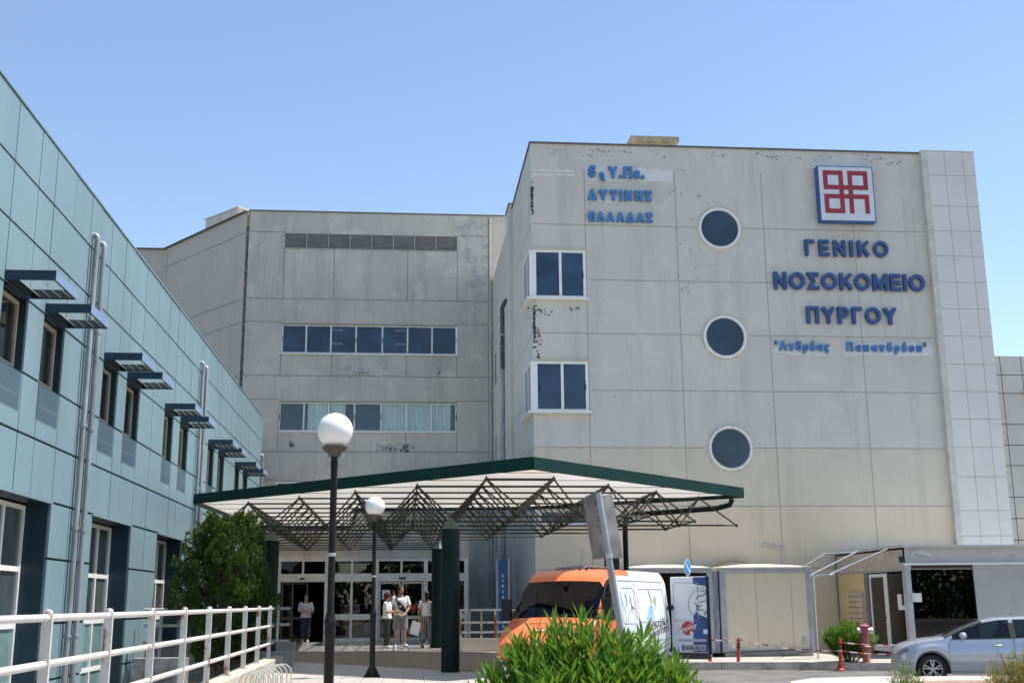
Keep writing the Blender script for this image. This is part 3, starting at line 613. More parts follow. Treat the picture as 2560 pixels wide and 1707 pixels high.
# ------------------------------------------------------------------ teal wing on the left
CREAM = simple("cream metal slat", (.62, .56, .42), .5)
def teal_wing():
    X = -6.4; fn = FT(X)
    t = thing("teal_wing", "long low wing clad in teal metal panels with small awnings along the left side", "building", (X, 34, 0))
    win = [(18.27, 19.5), (20.4, 21.64), (24.5, 25.77), (26.6, 27.95), (30.88, 32.08), (33.08, 34.33), (37.82, 39.05), (39.93, 41.3), (43.9, 45.14), (46.12, 47.5)]
    win = [(12.0, 13.25), (14.1, 15.4)] + win
    big = [(11.6, 15.4), (18.27, 21.6), (24.5, 27.88), (30.9, 34.25), (37.8, 41.3), (43.9, 47.5)]
    holes = [(a, b, 5.68, 6.9) for a, b in win] + [(a, b, -.5, 3.66) for a, b in big]
    mb = MB(); bk = lambda a, b, d: (X - .035 - d, a, b)
    wall(mb, bk, 8, 51.6, -.5, 9.97, [(h[0], h[1], h[2], h[3]) for h in holes], .5, 0, 1)
    mb.quad((X - .035, 51.6, -.5), (X - 20, 51.6, -.5), (X - 20, 51.6, 9.97), (X - .035, 51.6, 9.97))
    mb.quad((X - .035, 8, 9.9), (X - .035, 51.6, 9.9), (X - 20, 51.6, 9.9), (X - 20, 8, 9.9))
    mb.quad((X - 20, 8, -.5), (X - 20, 51.6, -.5), (X - 20, 51.6, 9.97), (X - 20, 8, 9.97)); mb.quad((X - 20, 8, -.5), (X - .035, 8, -.5), (X - .035, 8, 9.97), (X - 20, 8, 9.97))
    mb.build("wall", [simple("dark joint behind cladding", (.012, .02, .025), .8), TEALDK], t)
    rows = [-.5, .55, 1.55, 2.69, 3.69, 4.68, 5.67, 6.9, 7.94, 8.93, 10.0]
    cols = [8, 9.3, 10.3, 11.6, 12.0, 13.25, 14.1, 15.4, 16.9, 18.27, 19.51, 20.4, 21.65, 22.82, 23.6, 24.5, 25.77, 26.62, 27.95, 29.41, 30.87, 32.1, 33.07, 34.35, 35.45, 36.35, 37.82, 39.05, 39.93, 41.3, 42.6, 43.9, 45.14, 46.12, 47.5, 48.9, 50.2, 51.6]
    mb = MB(); rr = random.Random(2)
    for i in range(len(rows) - 1):
        for k in range(len(cols) - 1):
            a0, a1, b0, b1 = cols[k], cols[k + 1], rows[i], rows[i + 1]; ca, cb = (a0 + a1) / 2, (b0 + b1) / 2
            if any(h[0] - .05 < ca < h[1] + .1 and h[2] < cb < h[3] for h in holes): continue
            ga = .012 if not (22.8 < ca < 23.62 or 35.4 < ca < 36.4) or i > 8 else .03
            d = rr.uniform(-.004, .004)
            pbox(mb, fn, a0 + ga, a1 - ga, b0 + .022, b1 - .022, -d, .035)
    mb.build("cladding", TEAL, t)
    mb = MB(); mb.box(X - .4, X + .02, 8, 51.62, 10.0, 10.04); mb.build("coping", TEAL, t)
    for (a, b) in win:
        vis = a > 17
        o = window(t, fn, a + .03, b - .03, 5.71, 6.87, .14, fw=.07, fmat=simple("beige window frame", (.42, .36, .28), .5), gmat=DARKGL, gd=.04)
        # projecting frame awning
        P, z0, z1 = .79, 6.93, 7.09
        f = MB()
        f.box(X, X + P, a, a + .035, z0, z1); f.box(X, X + P, b - .035, b, z0, z1); f.box(X + P - .035, X + P - .004, a + .035, b - .035, z0 + .001, z1 - .001); lip = MB(); lip.box(X + P - .003, X + P + .004, a, b, z0, z1)
        f.box(X + .02, X + .07, a + .035, b - .035, z0 + .001, z1 - .03)
        f.bar((X, a + .1, z0 - .04), (X, b - .1, z0 - .04), .06, .03)
        aw = f.build("awning", TEALAWN, t); lip.build("outer_lip", simple("painted sunlit awning lip", (.22, .32, .47), .35), aw)  # lip coloured paler to paint sunlight and sheen on the outer face
        s_ = MB()
        for k in range(4):
            x = X + .13 + k * .165; x0_, x1_ = x + .065, x - .065; s_.hexa([(x0_, a + .035, z0 + .02), (x0_ + .006, a + .035, z0 + .026), (x0_ + .006, b - .035, z0 + .026), (x0_, b - .035, z0 + .02), (x1_, a + .035, z0 + .13), (x1_ + .006, a + .035, z0 + .136), (x1_ + .006, b - .035, z0 + .136), (x1_, b - .035, z0 + .13)])
        s_.build("slat", CREAM, aw)
    for (a, b) in big:
        n = 3; mu = [a + (b - a) * k / n for k in range(1, n)]
        f = window(t, fn, a + .02, b - .02, -.4, 3.62, .42, mu, (.5, 1.52, 2.5), fw=.075, gmat=GREYGL, gd=.04)
        lo = MB(); pbox(lo, fn, a + .06, b - .06, -.35, 1.48, .455, .458); lo.build("lower_panel", simple("pale teal spandrel glass", (.16, .26, .26), .15, var=.15), f)
        bl = MB()
        for k in range(30): pbox(bl, fn, a + .12, a + (b - a) / 3 - .08, 1.58 + k * .03, 1.60 + k * .03, .452, .456)
        bl.build("blind", simple("grey slatted blind", (.28, .28, .26), .7), f)
        j = MB(); 
        for z in (1.54, 2.7): pbox(j, lambda a_, b_, d_: (X - .05 - a_, b - .004, b_), 0, .38, z - .01, z + .01, 0, .01)
        h = MB(); pbox(h, fn, a - .05, b + .05, 3.66, 3.7, -.03, .05); h.build("lintel", TEAL, f)
    for (ya, yb, top) in ((23.0, 23.55, 9.2), (35.75, 36.4, 9.2), (51.5, None, 8.3)):
        for q in [ya] + ([yb] if yb else []):
            p = MB(); x = X + .09
            p.tube([(X - .05, q, top), (x - .03, q, top), (x, q, top - .03), (x + .01, q, top - .12), (x, q, top - .5), (x, q, 0)], .056, 14)
            zz = top - 1.9
            while zz > 0: p.lathe([(.07, -.03), (.073, 0), (.07, .03)], (x, q, zz), 14); zz -= 2.0
            p.build("drainpipe", GALV, t, smooth=True)
teal_wing()

# ------------------------------------------------------------------ entrance hall
CLEAR = clear("clear door glass", (.55, .6, .6), 1.5, 1.0)
def entrance_hall():
    t = thing("entrance_hall", "single storey glazed entrance hall with white framed sliding doors under the canopy", "building", (-1, 42, .56)); fn = FX(42)
    bays = [(-4.42, -2.74, 'open'), (-2.74, -.98, 'fixed'), (-.98, .76, 'door'), (.76, 2.2, 'fixed')]
    mb = MB(); bei = simple("beige fascia render", (.5, .45, .38), .8)
    wall(mb, fn, -5.2, 2.3, .56, 4.35, [(-4.42, 2.2, .56, 3.4)], .3)
    mb.quad((-5.2, 42, .56), (-5.2, 56.5, .56), (-5.2, 56.5, 4.35), (-5.2, 42, 4.35)); mb.quad((2.3, 42, .56), (2.3, 56.5, .56), (2.3, 56.5, 4.35), (2.3, 42, 4.35))
    mb.quad((-5.2, 42, 4.35), (2.3, 42, 4.35), (2.3, 56.5, 4.35), (-5.2, 56.5, 4.35))
    mb.build("wall", bei, t)
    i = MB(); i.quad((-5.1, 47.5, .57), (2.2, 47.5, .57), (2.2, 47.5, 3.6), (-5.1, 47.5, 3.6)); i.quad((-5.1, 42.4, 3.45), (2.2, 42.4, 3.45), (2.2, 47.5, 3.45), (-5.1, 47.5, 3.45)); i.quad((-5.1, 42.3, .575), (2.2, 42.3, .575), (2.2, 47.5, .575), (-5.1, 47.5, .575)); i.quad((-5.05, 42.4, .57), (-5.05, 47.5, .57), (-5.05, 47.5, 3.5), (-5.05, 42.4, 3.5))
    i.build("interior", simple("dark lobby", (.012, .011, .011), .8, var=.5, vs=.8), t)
    f = MB()
    for x in (-4.42, -2.74, -.98, .76, 2.2): f.box(x - .07, x + .07, 41.93, 42.1, .56, 3.4)
    for a, b, k in bays:
        f.box(a + .07, b - .07, 41.95, 42.08, 3.33, 3.4); f.box(a + .07, b - .07, 41.94, 42.09, 2.62, 2.86)
        c = (a + b) / 2; f.box(c - .035, c + .035, 41.96, 42.07, 2.86, 3.33)
        f.box(a + .07, b - .07, 41.957, 42.073, 2.86, 2.9)
        if k == 'fixed':
            f.box(a + .07, b - .07, 41.95, 42.08, 1.3, 1.5); f.box(a + .07, b - .07, 41.95, 42.08, .565, .68); f.box(c - .04, c + .04, 41.96, 42.07, .68, 1.3); f.box(c - .04, c + .04, 41.96, 42.07, 1.5, 2.62)
    fo = f.build("door_frame", simple("cream aluminium frame", (.66, .62, .54), .45), t)
    s_ = MB(); s_.box(-3.68, -3.52, 41.9, 41.94, 2.7, 2.76); s_.build("door_sensor", BLACK, fo); s_ = MB(); s_.box(-.2, .05, 41.9, 41.94, 2.7, 2.76); s_.build("door_sensor", BLACK, fo)
    for a, b, k in bays:
        c = (a + b) / 2
        for q0, q1 in ((a + .07, c - .03), (c + .03, b - .07)):
            g = MB(); g.box(q0, q1, 42.0, 42.008, 2.9, 3.33); g.build("pane", CLEAR, fo)
            if k == 'fixed':
                for z0, z1 in ((.68, 1.3), (1.5, 2.62)): g = MB(); g.box(q0, q1, 42.0, 42.008, z0, z1); g.build("pane", CLEAR, fo)
    def leaf(a, b, y, mt):
        d = MB(); d.box(a, a + .06, y, y + .04, .57, 2.6); d.box(b - .06, b, y, y + .04, .57, 2.6); d.box(a + .06, b - .06, y, y + .04, .57, .68); d.box(a + .06, b - .06, y, y + .04, 2.54, 2.6); d.box(a + .06, b - .06, y, y + .04, 1.32, 1.42)
        o = d.build("sliding_door", mt, t); g = MB(); g.box(a + .05, b - .05, y + .016, y + .022, .6, 2.56); g.build("pane", CLEAR, o); return o
    br = simple("bronze door frame", (.09, .075, .06), .45)
    leaf(-4.32, -3.9, 42.12, br); leaf(-4.05, -3.4, 42.2, br)
    cr = simple("cream door stile", (.58, .54, .46), .45)
    o = leaf(-.9, -.13, 42.0, cr); o2 = leaf(-.09, .68, 42.0, cr)
    n = MB(); n.box(-.78, -.5, 41.985, 41.996, 2.0, 2.32); n.build("paper_notice", simple("white paper", (.7, .7, .68), .8), o)
    red = simple("red door mark", (.42, .03, .025), .5)
    for x in (-.65, .12, .34, .56):
        n = MB(); n.lathe([(.0, 0), (.10, 0), (.10, .004)], (x, 41.984, 1.72), 18, axis='y'); n.build("red_mark", red, o if x < 0 else o2)
    v = MB(); v.box(.98, 1.5, 43.3, 43.9, .57, 2.35); v.build("vending_machine", simple("cream vending machine", (.6, .5, .3), .5), t)
    v = MB(); v.box(1.0, 1.48, 43.29, 43.3, 1.2, 1.7); v.build("machine_panel", simple("dark red panel", (.15, .04, .03), .5), t)
entrance_hall()

# ------------------------------------------------------------------ canopy: space frame on four posts
def canopy():
    t = thing("entrance_canopy", "wide flat canopy of green steel space frame with white roof sheets on four posts", "canopy", (1.0, 30.5, .42))
    ZT, ZB = 4.47, 3.72; sx, sy = 1.48, 1.58
    tx = lambda i: .27 + sx * i; ty = lambda j: 23.4 + sy * j
    P = [(-5.55, 31.2), (2.55, 23.0), (8.75, 29.35), (3.6, 33.2), (-1.4, 33.9), (-1.9, 41.9), (-5.1, 41.9)]
    rf = bpy.data.materials.new("translucent roof sheet"); rf.use_nodes = True; nt = rf.node_tree; nt.nodes.remove(nt.nodes["Principled BSDF"])
    a = nd(nt, "ShaderNodeBsdfDiffuse"); b = nd(nt, "ShaderNodeBsdfTranslucent"); mx = nd(nt, "ShaderNodeMixShader"); mx.inputs[0].default_value = .32
    c = mix(nt, noise(nt, .5, 5, lo=.45, hi=.7), (.78, .76, .71), (.68, .63, .55)); nt.links.new(c, a.inputs[0]); nt.links.new(c, b.inputs[0])
    nt.links.new(a.outputs[0], mx.inputs[1]); nt.links.new(b.outputs[0], mx.inputs[2]); nt.links.new(mx.outputs[0], nt.nodes["Material Output"].inputs[0])
    r = MB(); r.add([(x, y, 4.545) for x, y in P], [tuple(range(len(P)))]); r.build("roof_sheet", rf, t)
    j = MB()
    for k in range(12):
        y = 24.3 + k * 1.58
        xs = []
        for i in range(len(P)):
            (x0, y0), (x1, y1) = P[i], P[(i + 1) % len(P)]
            if (y0 - y) * (y1 - y) < 0: xs.append(x0 + (x1 - x0) * (y - y0) / (y1 - y0))
        xs.sort()
        if len(xs) >= 2: j.box(xs[0] + .1, xs[1] - .1, y, y + .008, 4.53, 4.543)
    j.build("sheet_joint", TRUSS, t)
    n_ = len(P); hgt = {0: (4.46, 4.715), 1: (4.46, 4.715)}
    for i, nme in ((0, "fascia"), (1, "fascia")):
        a_, b_ = Vector((*P[i], 0)), Vector((*P[i + 1], 0)); f = MB()
        d = (b_ - a_).normalized(); nn = Vector((d.y, -d.x, 0))
        f.hexa([a_ + nn * .03 + Vector((0, 0, 4.46)), b_ + nn * .03 + Vector((0, 0, 4.46)), b_ - nn * .05 + Vector((0, 0, 4.46)), a_ - nn * .05 + Vector((0, 0, 4.46)),
                a_ + nn * .03 + Vector((0, 0, 4.715)), b_ + nn * .03 + Vector((0, 0, 4.715)), b_ - nn * .05 + Vector((0, 0, 4.715)), a_ - nn * .05 + Vector((0, 0, 4.715))])
        f.build(nme, GREENF, t)
    f = MB()
    for i in range(2, 7):
        a_, b_ = P[i], P[(i + 1) % n_]
        f.bar((*a_, 4.53), (*b_, 4.53), .07, .16)
    f.build("edge_gutter", GREENST, t)
    # nodes inside the roof outline (a little beyond at the back edge)
    def inside(x, y, Q):
        c = False
        for i in range(len(Q)):
            (x0, y0), (x1, y1) = Q[i], Q[(i + 1) % len(Q)]
            if (y0 > y) != (y1 > y) and x < (x1 - x0) * (y - y0) / (y1 - y0) + x0: c = not c
        return c
    Q = [(-5.3, 31.0), (2.5, 22.9), (9.0, 29.5), (1.9, 37.0), (1.3, 44.2), (-5.3, 44.2)]
    T = {(i, k) for i in range(-5, 7) for k in range(0, 13) if inside(tx(i), ty(k), Q)}
    Bq = [(-5.6, 31.0), (2.4, 23.0), (9.4, 29.3), (1.9, 37.0), (1.4, 44.2), (-5.6, 44.2)]
    Bn = {(i, k) for i in range(-6, 7) for k in range(0, 13) if inside(tx(i + .5), ty(k + .5), Bq)}
    ch = MB(); we = MB(); ro = MB()
    for (i, k) in T:
        if (i + 1, k) in T: ch.tube([(tx(i), ty(k), ZT), (tx(i + 1), ty(k), ZT)], .024, 6)
        if (i, k + 1) in T: ch.tube([(tx(i), ty(k), ZT), (tx(i), ty(k + 1), ZT)], .022, 6)
    for (i, k) in Bn:
        if (i + 1, k) in Bn: ch.tube([(tx(i + .5), ty(k + .5), ZB), (tx(i + 1.5), ty(k + .5), ZB)], .024, 6)
        if (i, k + 1) in Bn: ch.tube([(tx(i + .5), ty(k + .5), ZB), (tx(i + .5), ty(k + 1.5), ZB)], .022, 6)
        for di, dk in ((0, 0), (1, 0), (0, 1), (1, 1)):
            if (i + di, k + dk) in T: we.tube([(tx(i + .5), ty(k + .5), ZB), (tx(i + di), ty(k + dk), ZT)], .02, 6)
        ro.sphere((tx(i + .5), ty(k + .5), ZB), .045, 8, 6)
    for (i, k) in T:
        ro.sphere((tx(i), ty(k), ZT), .045, 8, 6); ro.box(tx(i) - .015, tx(i) + .015, ty(k) - .015, ty(k) + .015, ZT, 4.54)
    for i in range(-4, 7, 1):
        ks = [k for (a_, k) in T if a_ == i]
        if ks: ch.tube([(tx(i), ty(min(ks)), 4.505), (tx(i), min(ty(max(ks)), 33 if tx(i) > -1.4 else 41.5), 4.505)], .02, 6)
    ch.build("truss_chord", TRUSS, t); we.build("truss_web", TRUSS, t); ro.build("truss_node", TRUSS, t)
    for (x, y, z0) in ((1.01, 25.77, .40), (-3.43, 30.5, .40), (5.45, 30.5, .05), (1.01, 35.25, .56)):
        c = MB(); c.lathe([(.2, z0 - .02), (.2, 3.40), (.205, 3.40), (.205, 3.44), (.19, 3.45)], (x, y, 0), 28)
        o = c.build("column", GREENST, t, smooth=True)
        k = MB(); k.lathe([(.192, 3.452), (.04, 3.70), (.03, 3.74)], (x, y, 0), 24); k.build("column_cap", simple("grey green cone cap", (.09, .11, .085), .45), o, smooth=True)
    g = MB(); g.tube([(8.45, 29.35, 4.42), (8.4, 29.4, 4.28), (8.1, 29.6, 4.2), (6.1, 30.6, 4.12), (5.9, 30.65, 4.05), (5.86, 30.65, 3.9), (5.86, 30.65, .05)], .07, 10); g.build("gutter_pipe", GREENST, t, smooth=True)
canopy()

# ------------------------------------------------------------------ globe lamps
OPAL, _nt, _p = nm("opal white globe")
_p.inputs["Base Color"].default_value = (.86, .85, .82, 1); _p.inputs["Roughness"].default_value = .35; _p.inputs["Subsurface Weight"].default_value = .6; _p.inputs["Subsurface Radius"].default_value = (.12, .12, .11)
IRON = rusty("weathered dark bronze pole", (.011, .0105, .0095), (.045, .026, .015), .52, .78, 5, (1, 1, .3), .45)
IRON.node_tree.nodes["Principled BSDF"].inputs["Specular IOR Level"].default_value = .22
def lamp(x, y, label):
    t = thing("globe_lamp", label, "street lamp", (x, y, .4), 0, "globe lamps on the plaza")
    b = MB(); b.box(-.17, .17, -.17, .17, 0, .02)
    for a in range(4):
        c, s = math.cos(a * math.pi / 2), math.sin(a * math.pi / 2)
        b.hexa([(c * .05 - s * .008, s * .05 + c * .008, .02), (c * .16 - s * .008, s * .16 + c * .008, .02), (c * .16 + s * .008, s * .16 - c * .008, .02), (c * .05 + s * .008, s * .05 - c * .008, .02), (c * .05 - s * .008, s * .05 + c * .008, .2), (c * .07 - s * .008, s * .07 + c * .008, .2), (c * .07 + s * .008, s * .07 - c * .008, .2), (c * .05 + s * .008, s * .05 - c * .008, .2)])
    b.build("base", IRON, t, local=True)
    p = MB(); p.lathe([(0.057, .02), (0.057, 1.1), (0.062, 1.11), (0.067, 1.14), (0.060, 1.18), (0.058, 1.2), (0.069, 1.23), (0.069, 1.27), (0.057, 1.3), (0.048, 1.34), (0.040, 1.37), (0.039, 2.98), (0.043, 3.0), (0.043, 3.07), (0.036, 3.09), (0.043, 3.12)], n=20); p.build("pole", IRON, t, local=True, smooth=True)
    c = MB(); c.lathe([(.06, 3.12), (.08, 3.16), (.13, 3.20), (.15, 3.235), (.13, 3.24)], n=20); c.build("collar", simple("pitted lamp collar", (.06, .055, .045), .6, var=.6, vs=30), t, local=True, smooth=True)
    g = MB(); g.sphere((0, 0, 3.43), .207, 32, 20); g.build("globe", OPAL, t, local=True, smooth=True)
    r = MB(); r.lathe([(.047, 1.98), (.049, 2.0), (.047, 2.02)], n=16); r.build("pole_band", STEEL, t, local=True)
lamp(-.83, 13.5, "nearer and taller looking globe lamp on a dark pole in front of the glazed entrance")
lamp(-.63, 24.35, "farther and smaller looking globe lamp with its flanged base visible on the pale tiles")

# ------------------------------------------------------------------ railing on its wall, second railing, low walls
RW = plaster("cream stained concrete", (.52, .47, .38), (.44, .39, .30), (.27, .22, .16), (.56, .52, .45), amt=.7)
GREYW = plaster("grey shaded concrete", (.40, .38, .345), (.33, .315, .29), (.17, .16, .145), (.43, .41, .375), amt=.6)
mb = MB(); mb.box(-3.16, -2.8, 4, 28.2, -.3, .68); tag(mb.build("retaining_wall", RW, bevel=.012), "low cream concrete ledge carrying the white railing along the plaza edge", "wall")
t = thing("guard_railing", "long white three-rail railing with rusty posts on the low cream ledge at left", "railing", (-3, 16, .68))
for zz in (1.755, 1.375, .99):
    r = MB(); r.tube([(-3.0, 4, zz), (-3.0, 27.6, zz), ], .032, 14); r.sphere((-3.0, 27.6, zz), .032, 12, 8); r.build("rail", WHITEP, t, smooth=True)
y = 4.08
while y < 27.2:
    p = MB(); p.box(-3.042, -2.958, y - .022, y + .022, .68, 1.78); p.lathe([(.042, 1.78), (.042, 1.80), (.034, 1.82), (.0, 1.828)], (-3.0, y, 0), 12)
    for zz in (1.755, 1.375, .99):
        p.lathe([(.036, -.012), (.036, .012)], (-3.0, y + .045, zz), 12, axis='y')
    p.box(-3.1, -2.9, y - .07, y + .07, .68, .692); p.build("post", RUSTP, t)
    y += 2.075
t = thing("guard_railing", "grey shaded railing behind the bushy tree, running toward the teal wing", "railing", (-4.5, 29, .68))
mb = MB()
for zz in (1.755, 1.375, .99): r = MB(); r.tube([(-6.2, 29, zz), (-2.75, 29, zz)], .035, 10); r.build("rail", simple("grey rail paint", (.42, .42, .42), .5), t, smooth=True)
for x in (-5.8, -4.75, -4.4, -3.9): p = MB(); p.box(x - .035, x + .035, 28.97, 29.03, .5, 1.74); p.build("post", simple("grey rail paint", (.42, .42, .42), .5), t)
mb = MB(); mb.box(-4.9, -2.66, 29.15, 29.45, -.3, .74); tag(mb.build("low_wall", GREYW, bevel=.01), "grey concrete wall under the shaded railing beside the entrance ramp", "wall")
mb = MB(); mb.box(-5.1, -4.1, 23.0, 23.35, -.3, .88); tag(mb.build("low_wall", simple("mottled grey block", (.25, .25, .24), .9, var=.6, vs=3)), "short mottled grey block in front of the teal wing's ground floor", "wall")
mb = MB(); mb.box(-6.3, -2.8, 31, 31.3, -.3, .9); tag(mb.build("low_wall", GREYW), "pale grey planter wall behind the bushy tree and the column", "wall")
t = thing("entrance_fence", "white tube railing on a low cream wall right of the entrance columns", "railing", (2.1, 33.9, .55))
b = MB(); b.box(1.6, 4.2, 33.85, 34.05, .4, .86); b.build("base_wall", RW, t)
for zz in (1.65, 1.3, 1.03): r = MB(); r.box(1.6, 4.0, 33.92, 33.98, zz - .03, zz + .03); r.build("rail", WHITEP, t)
for x in (1.62, 2.22, 2.62, 3.4, 4.0): p = MB(); p.box(x - .03, x + .03, 33.915, 33.985, .86, 1.619); p.build("post", rusty("rusty fence post", (.6, .55, .45), lo=.45, hi=.55), t)
for x in (1.9, 3.0): p = MB(); p.box(x - .015, x + .015, 34.2, 34.23, .86, 1.62); p.build("bar", WHITEP, t)
# bicycle stands
def bike_stand(x, y, n, label):
    t = thing("bicycle_stand", label, "bicycle rack", (x, y, .4), 0, "bicycle stands by the cream ledge")
    for i in range(n):
        a = MB(); xx, yy = -.06 * i, -.25 * i
        pts = [(xx - .17, yy, 0)] + [(xx - .17 + .34 * (1 - math.cos(u)) / 2, yy, .18 + .17 * math.sin(u)) for u in [math.pi * q / 12 for q in range(13)]] + [(xx + .17, yy, 0)]
        a.tube(pts, .013, 8); a.build("hoop", STEELW, t, local=True, smooth=True)
    for x_ in (-.17, .17): b = MB(); b.tube([(x_ + .02, .08, .02), (x_ - .06 * n + .04, -.25 * n + .17, .02)], .013, 8); b.build("ground_rail", STEELW, t, local=True)
STEELW = simple("silvery rack tube", (.58, .57, .52), .35, .5)
bike_stand(-2.28, 22.9, 5, "bicycle stand with the tallest looking silver hoops, at the far end of the ledge")
bike_stand(-2.30, 21.2, 5, "nearer silver bicycle stand, cut by the bottom edge of the picture")

# ------------------------------------------------------------------ sheds and kiosk at the pavement
SHEDP = plaster("cream sandwich panel", (.68, .60, .44), (.63, .56, .41), (.46, .39, .27), (.70, .63, .5), amt=.25, speck=.15, bmp=.08)
SHEDF = simple("lavender grey metal frame", (.36, .37, .42), .5, var=.15)
LID = plaster("sun bleached lid", (.66, .61, .49), (.60, .54, .42), (.4, .33, .2), (.7, .66, .56), amt=.4, speck=.6, bmp=.1)
def shed(x0, x1, openf, label):
    y0, y1, z0, z1 = 35.1, 38.1, .33, 2.8
    t = thing("metal_shed", label, "shed", ((x0 + x1) / 2, y0, .2), 0, "metal sheds against the pale block")
    b = MB(); b.box(x0 + .05, x1 - .05, y0 - .02, y1, .2, z0); b.build("plinth", GREYW, t)
    w_ = MB()
    if openf:
        w_.box(x0 + .04, x0 + .1, y0 + .06, y1, z0, z1); w_.box(x1 - .1, x1 - .04, y0 + .06, y1, z0, z1); w_.box(x0 + .1, x1 - .1, y1 - .06, y1, z0, z1); w_.box(x0 + .1, x1 - .1, y0 + .1, y1 - .06, z0, z0 + .04)
        w_.build("wall", simple("dark shed inside", (.05, .05, .05), .8), t)
    else:
        w_.box(x0 + .06, x1 - .06, y0 + .03, y1, z0, z1 - .02); w_.build("wall", SHEDP, t)
        j = MB()
        for x in (x0 + 1.1, x0 + 2.2): j.box(x - .006, x + .006, y0 + .026, y0 + .04, z0 + .1, z1 - .13)
        j.build("panel_joint", simple("panel seam", (.3, .27, .22), .8), t)
        v = MB(); v.box(x1 - .38, x1 - .22, y0 + .018, y0 + .04, .55, .78); v.build("vent", simple("faded pale blue vent", (.42, .45, .47), .6), t)
        v = MB(); v.box(x0 + .25, x0 + .37, y0 + .005, y0 + .04, .45, .58); v.build("socket", simple("white socket", (.65, .66, .64), .5), t)
        v = MB(); v.box(x0 + .40, x0 + .47, y0 + .005, y0 + .04, .46, .58); v.build("socket", simple("white socket", (.65, .66, .64), .5), t)
    f = MB()
    f.box(x0 - .03, x0 + .14, y0 - .02, y0 + .12, z0, z1); f.box(x1 - .12, x1 + .02, y0 - .02, y0 + .12, z0, z1); f.box(x0 + .14, x1 - .12, y0 - .018, y0 + .12, z1 - .11, z1 - .001)
    f.box(x0 + .14, x1 - .12, y0 - .015, y0 + .02, z0 + .002, z0 + .06)
    f.build("frame", SHEDF, t, bevel=.008)
    l = MB(); A = (x0 - .08, x1 + .06, y0 - .06, y1 + .05)
    l.box(*A, z1 + .001, z1 + .05)
    cx, cy = (x0 + x1) / 2, (y0 + y1) / 2; base = [(A[0] + .05, A[2] + .05, z1 + .051), (A[1] - .05, A[2] + .05, z1 + .051), (A[1] - .05, A[3] - .05, z1 + .051), (A[0] + .05, A[3] - .05, z1 + .051)]
    mid = [(cx + (p[0] - cx) * .8, cy + (p[1] - cy) * .8, z1 + .10) for p in base]; top = [(cx + (p[0] - cx) * .3, cy + (p[1] - cy) * .3, z1 + .17) for p in base]
    l.add(base + mid + top, [(0, 1, 5, 4), (1, 2, 6, 5), (2, 3, 7, 6), (3, 0, 4, 7), (4, 5, 9, 8), (5, 6, 10, 9), (6, 7, 11, 10), (7, 4, 8, 11), (8, 9, 10, 11)])
    l.build("lid_roof", LID, t)
shed(6.72, 9.32, True, "grey framed metal shed with an open dark front behind the van's swung door")
shed(9.62, 12.44, False, "closed metal shed with cream front panels and a pale domed lid")
t = thing("side_panel_stack", "weathered grey metal upright squeezed in the gap between the two sheds", "panel", (9.45, 35.2, .3))
mb = MB(); mb.box(9.36, 9.56, 35.2, 35.3, .31, 2.78); mb.build("upright", simple("weathered metal sheet", (.3, .31, .34), .5, var=.45, vs=3, stretch=(5, 5, .4)), t)
mb = MB(); mb.box(9.34, 9.6, 35.12, 37, 2.74, 2.83); mb.build("flashing", LID, t)
mb = MB(); pts = [(9.9, 34.98, .34), (10.4, 34.95, .25), (11.0, 34.93, .215), (11.7, 34.95, .25), (12.3, 34.98, .36)]; mb.tube(pts, .014, 6); mb.tube([(8.2, 34.95, .30), (9.9, 34.98, .34), (12.35, 35.0, .40)], .014, 6)
tag(mb.build("sagging_cable", RUBBER, smooth=True), "dark cable sagging along the base of the closed cream shed", "cable")
mb = MB(); mb.tube([(10.3 + 1.3 * k / 10, 38.2, 3.0 + .16 * math.sin(math.pi * k / 10)) for k in range(11)], .03, 8)
tag(mb.build("yellow_hose", simple("yellowed hose", (.42, .34, .12), .6), smooth=True), "yellowed hose arching over the lid of the closed cream shed", "hose")

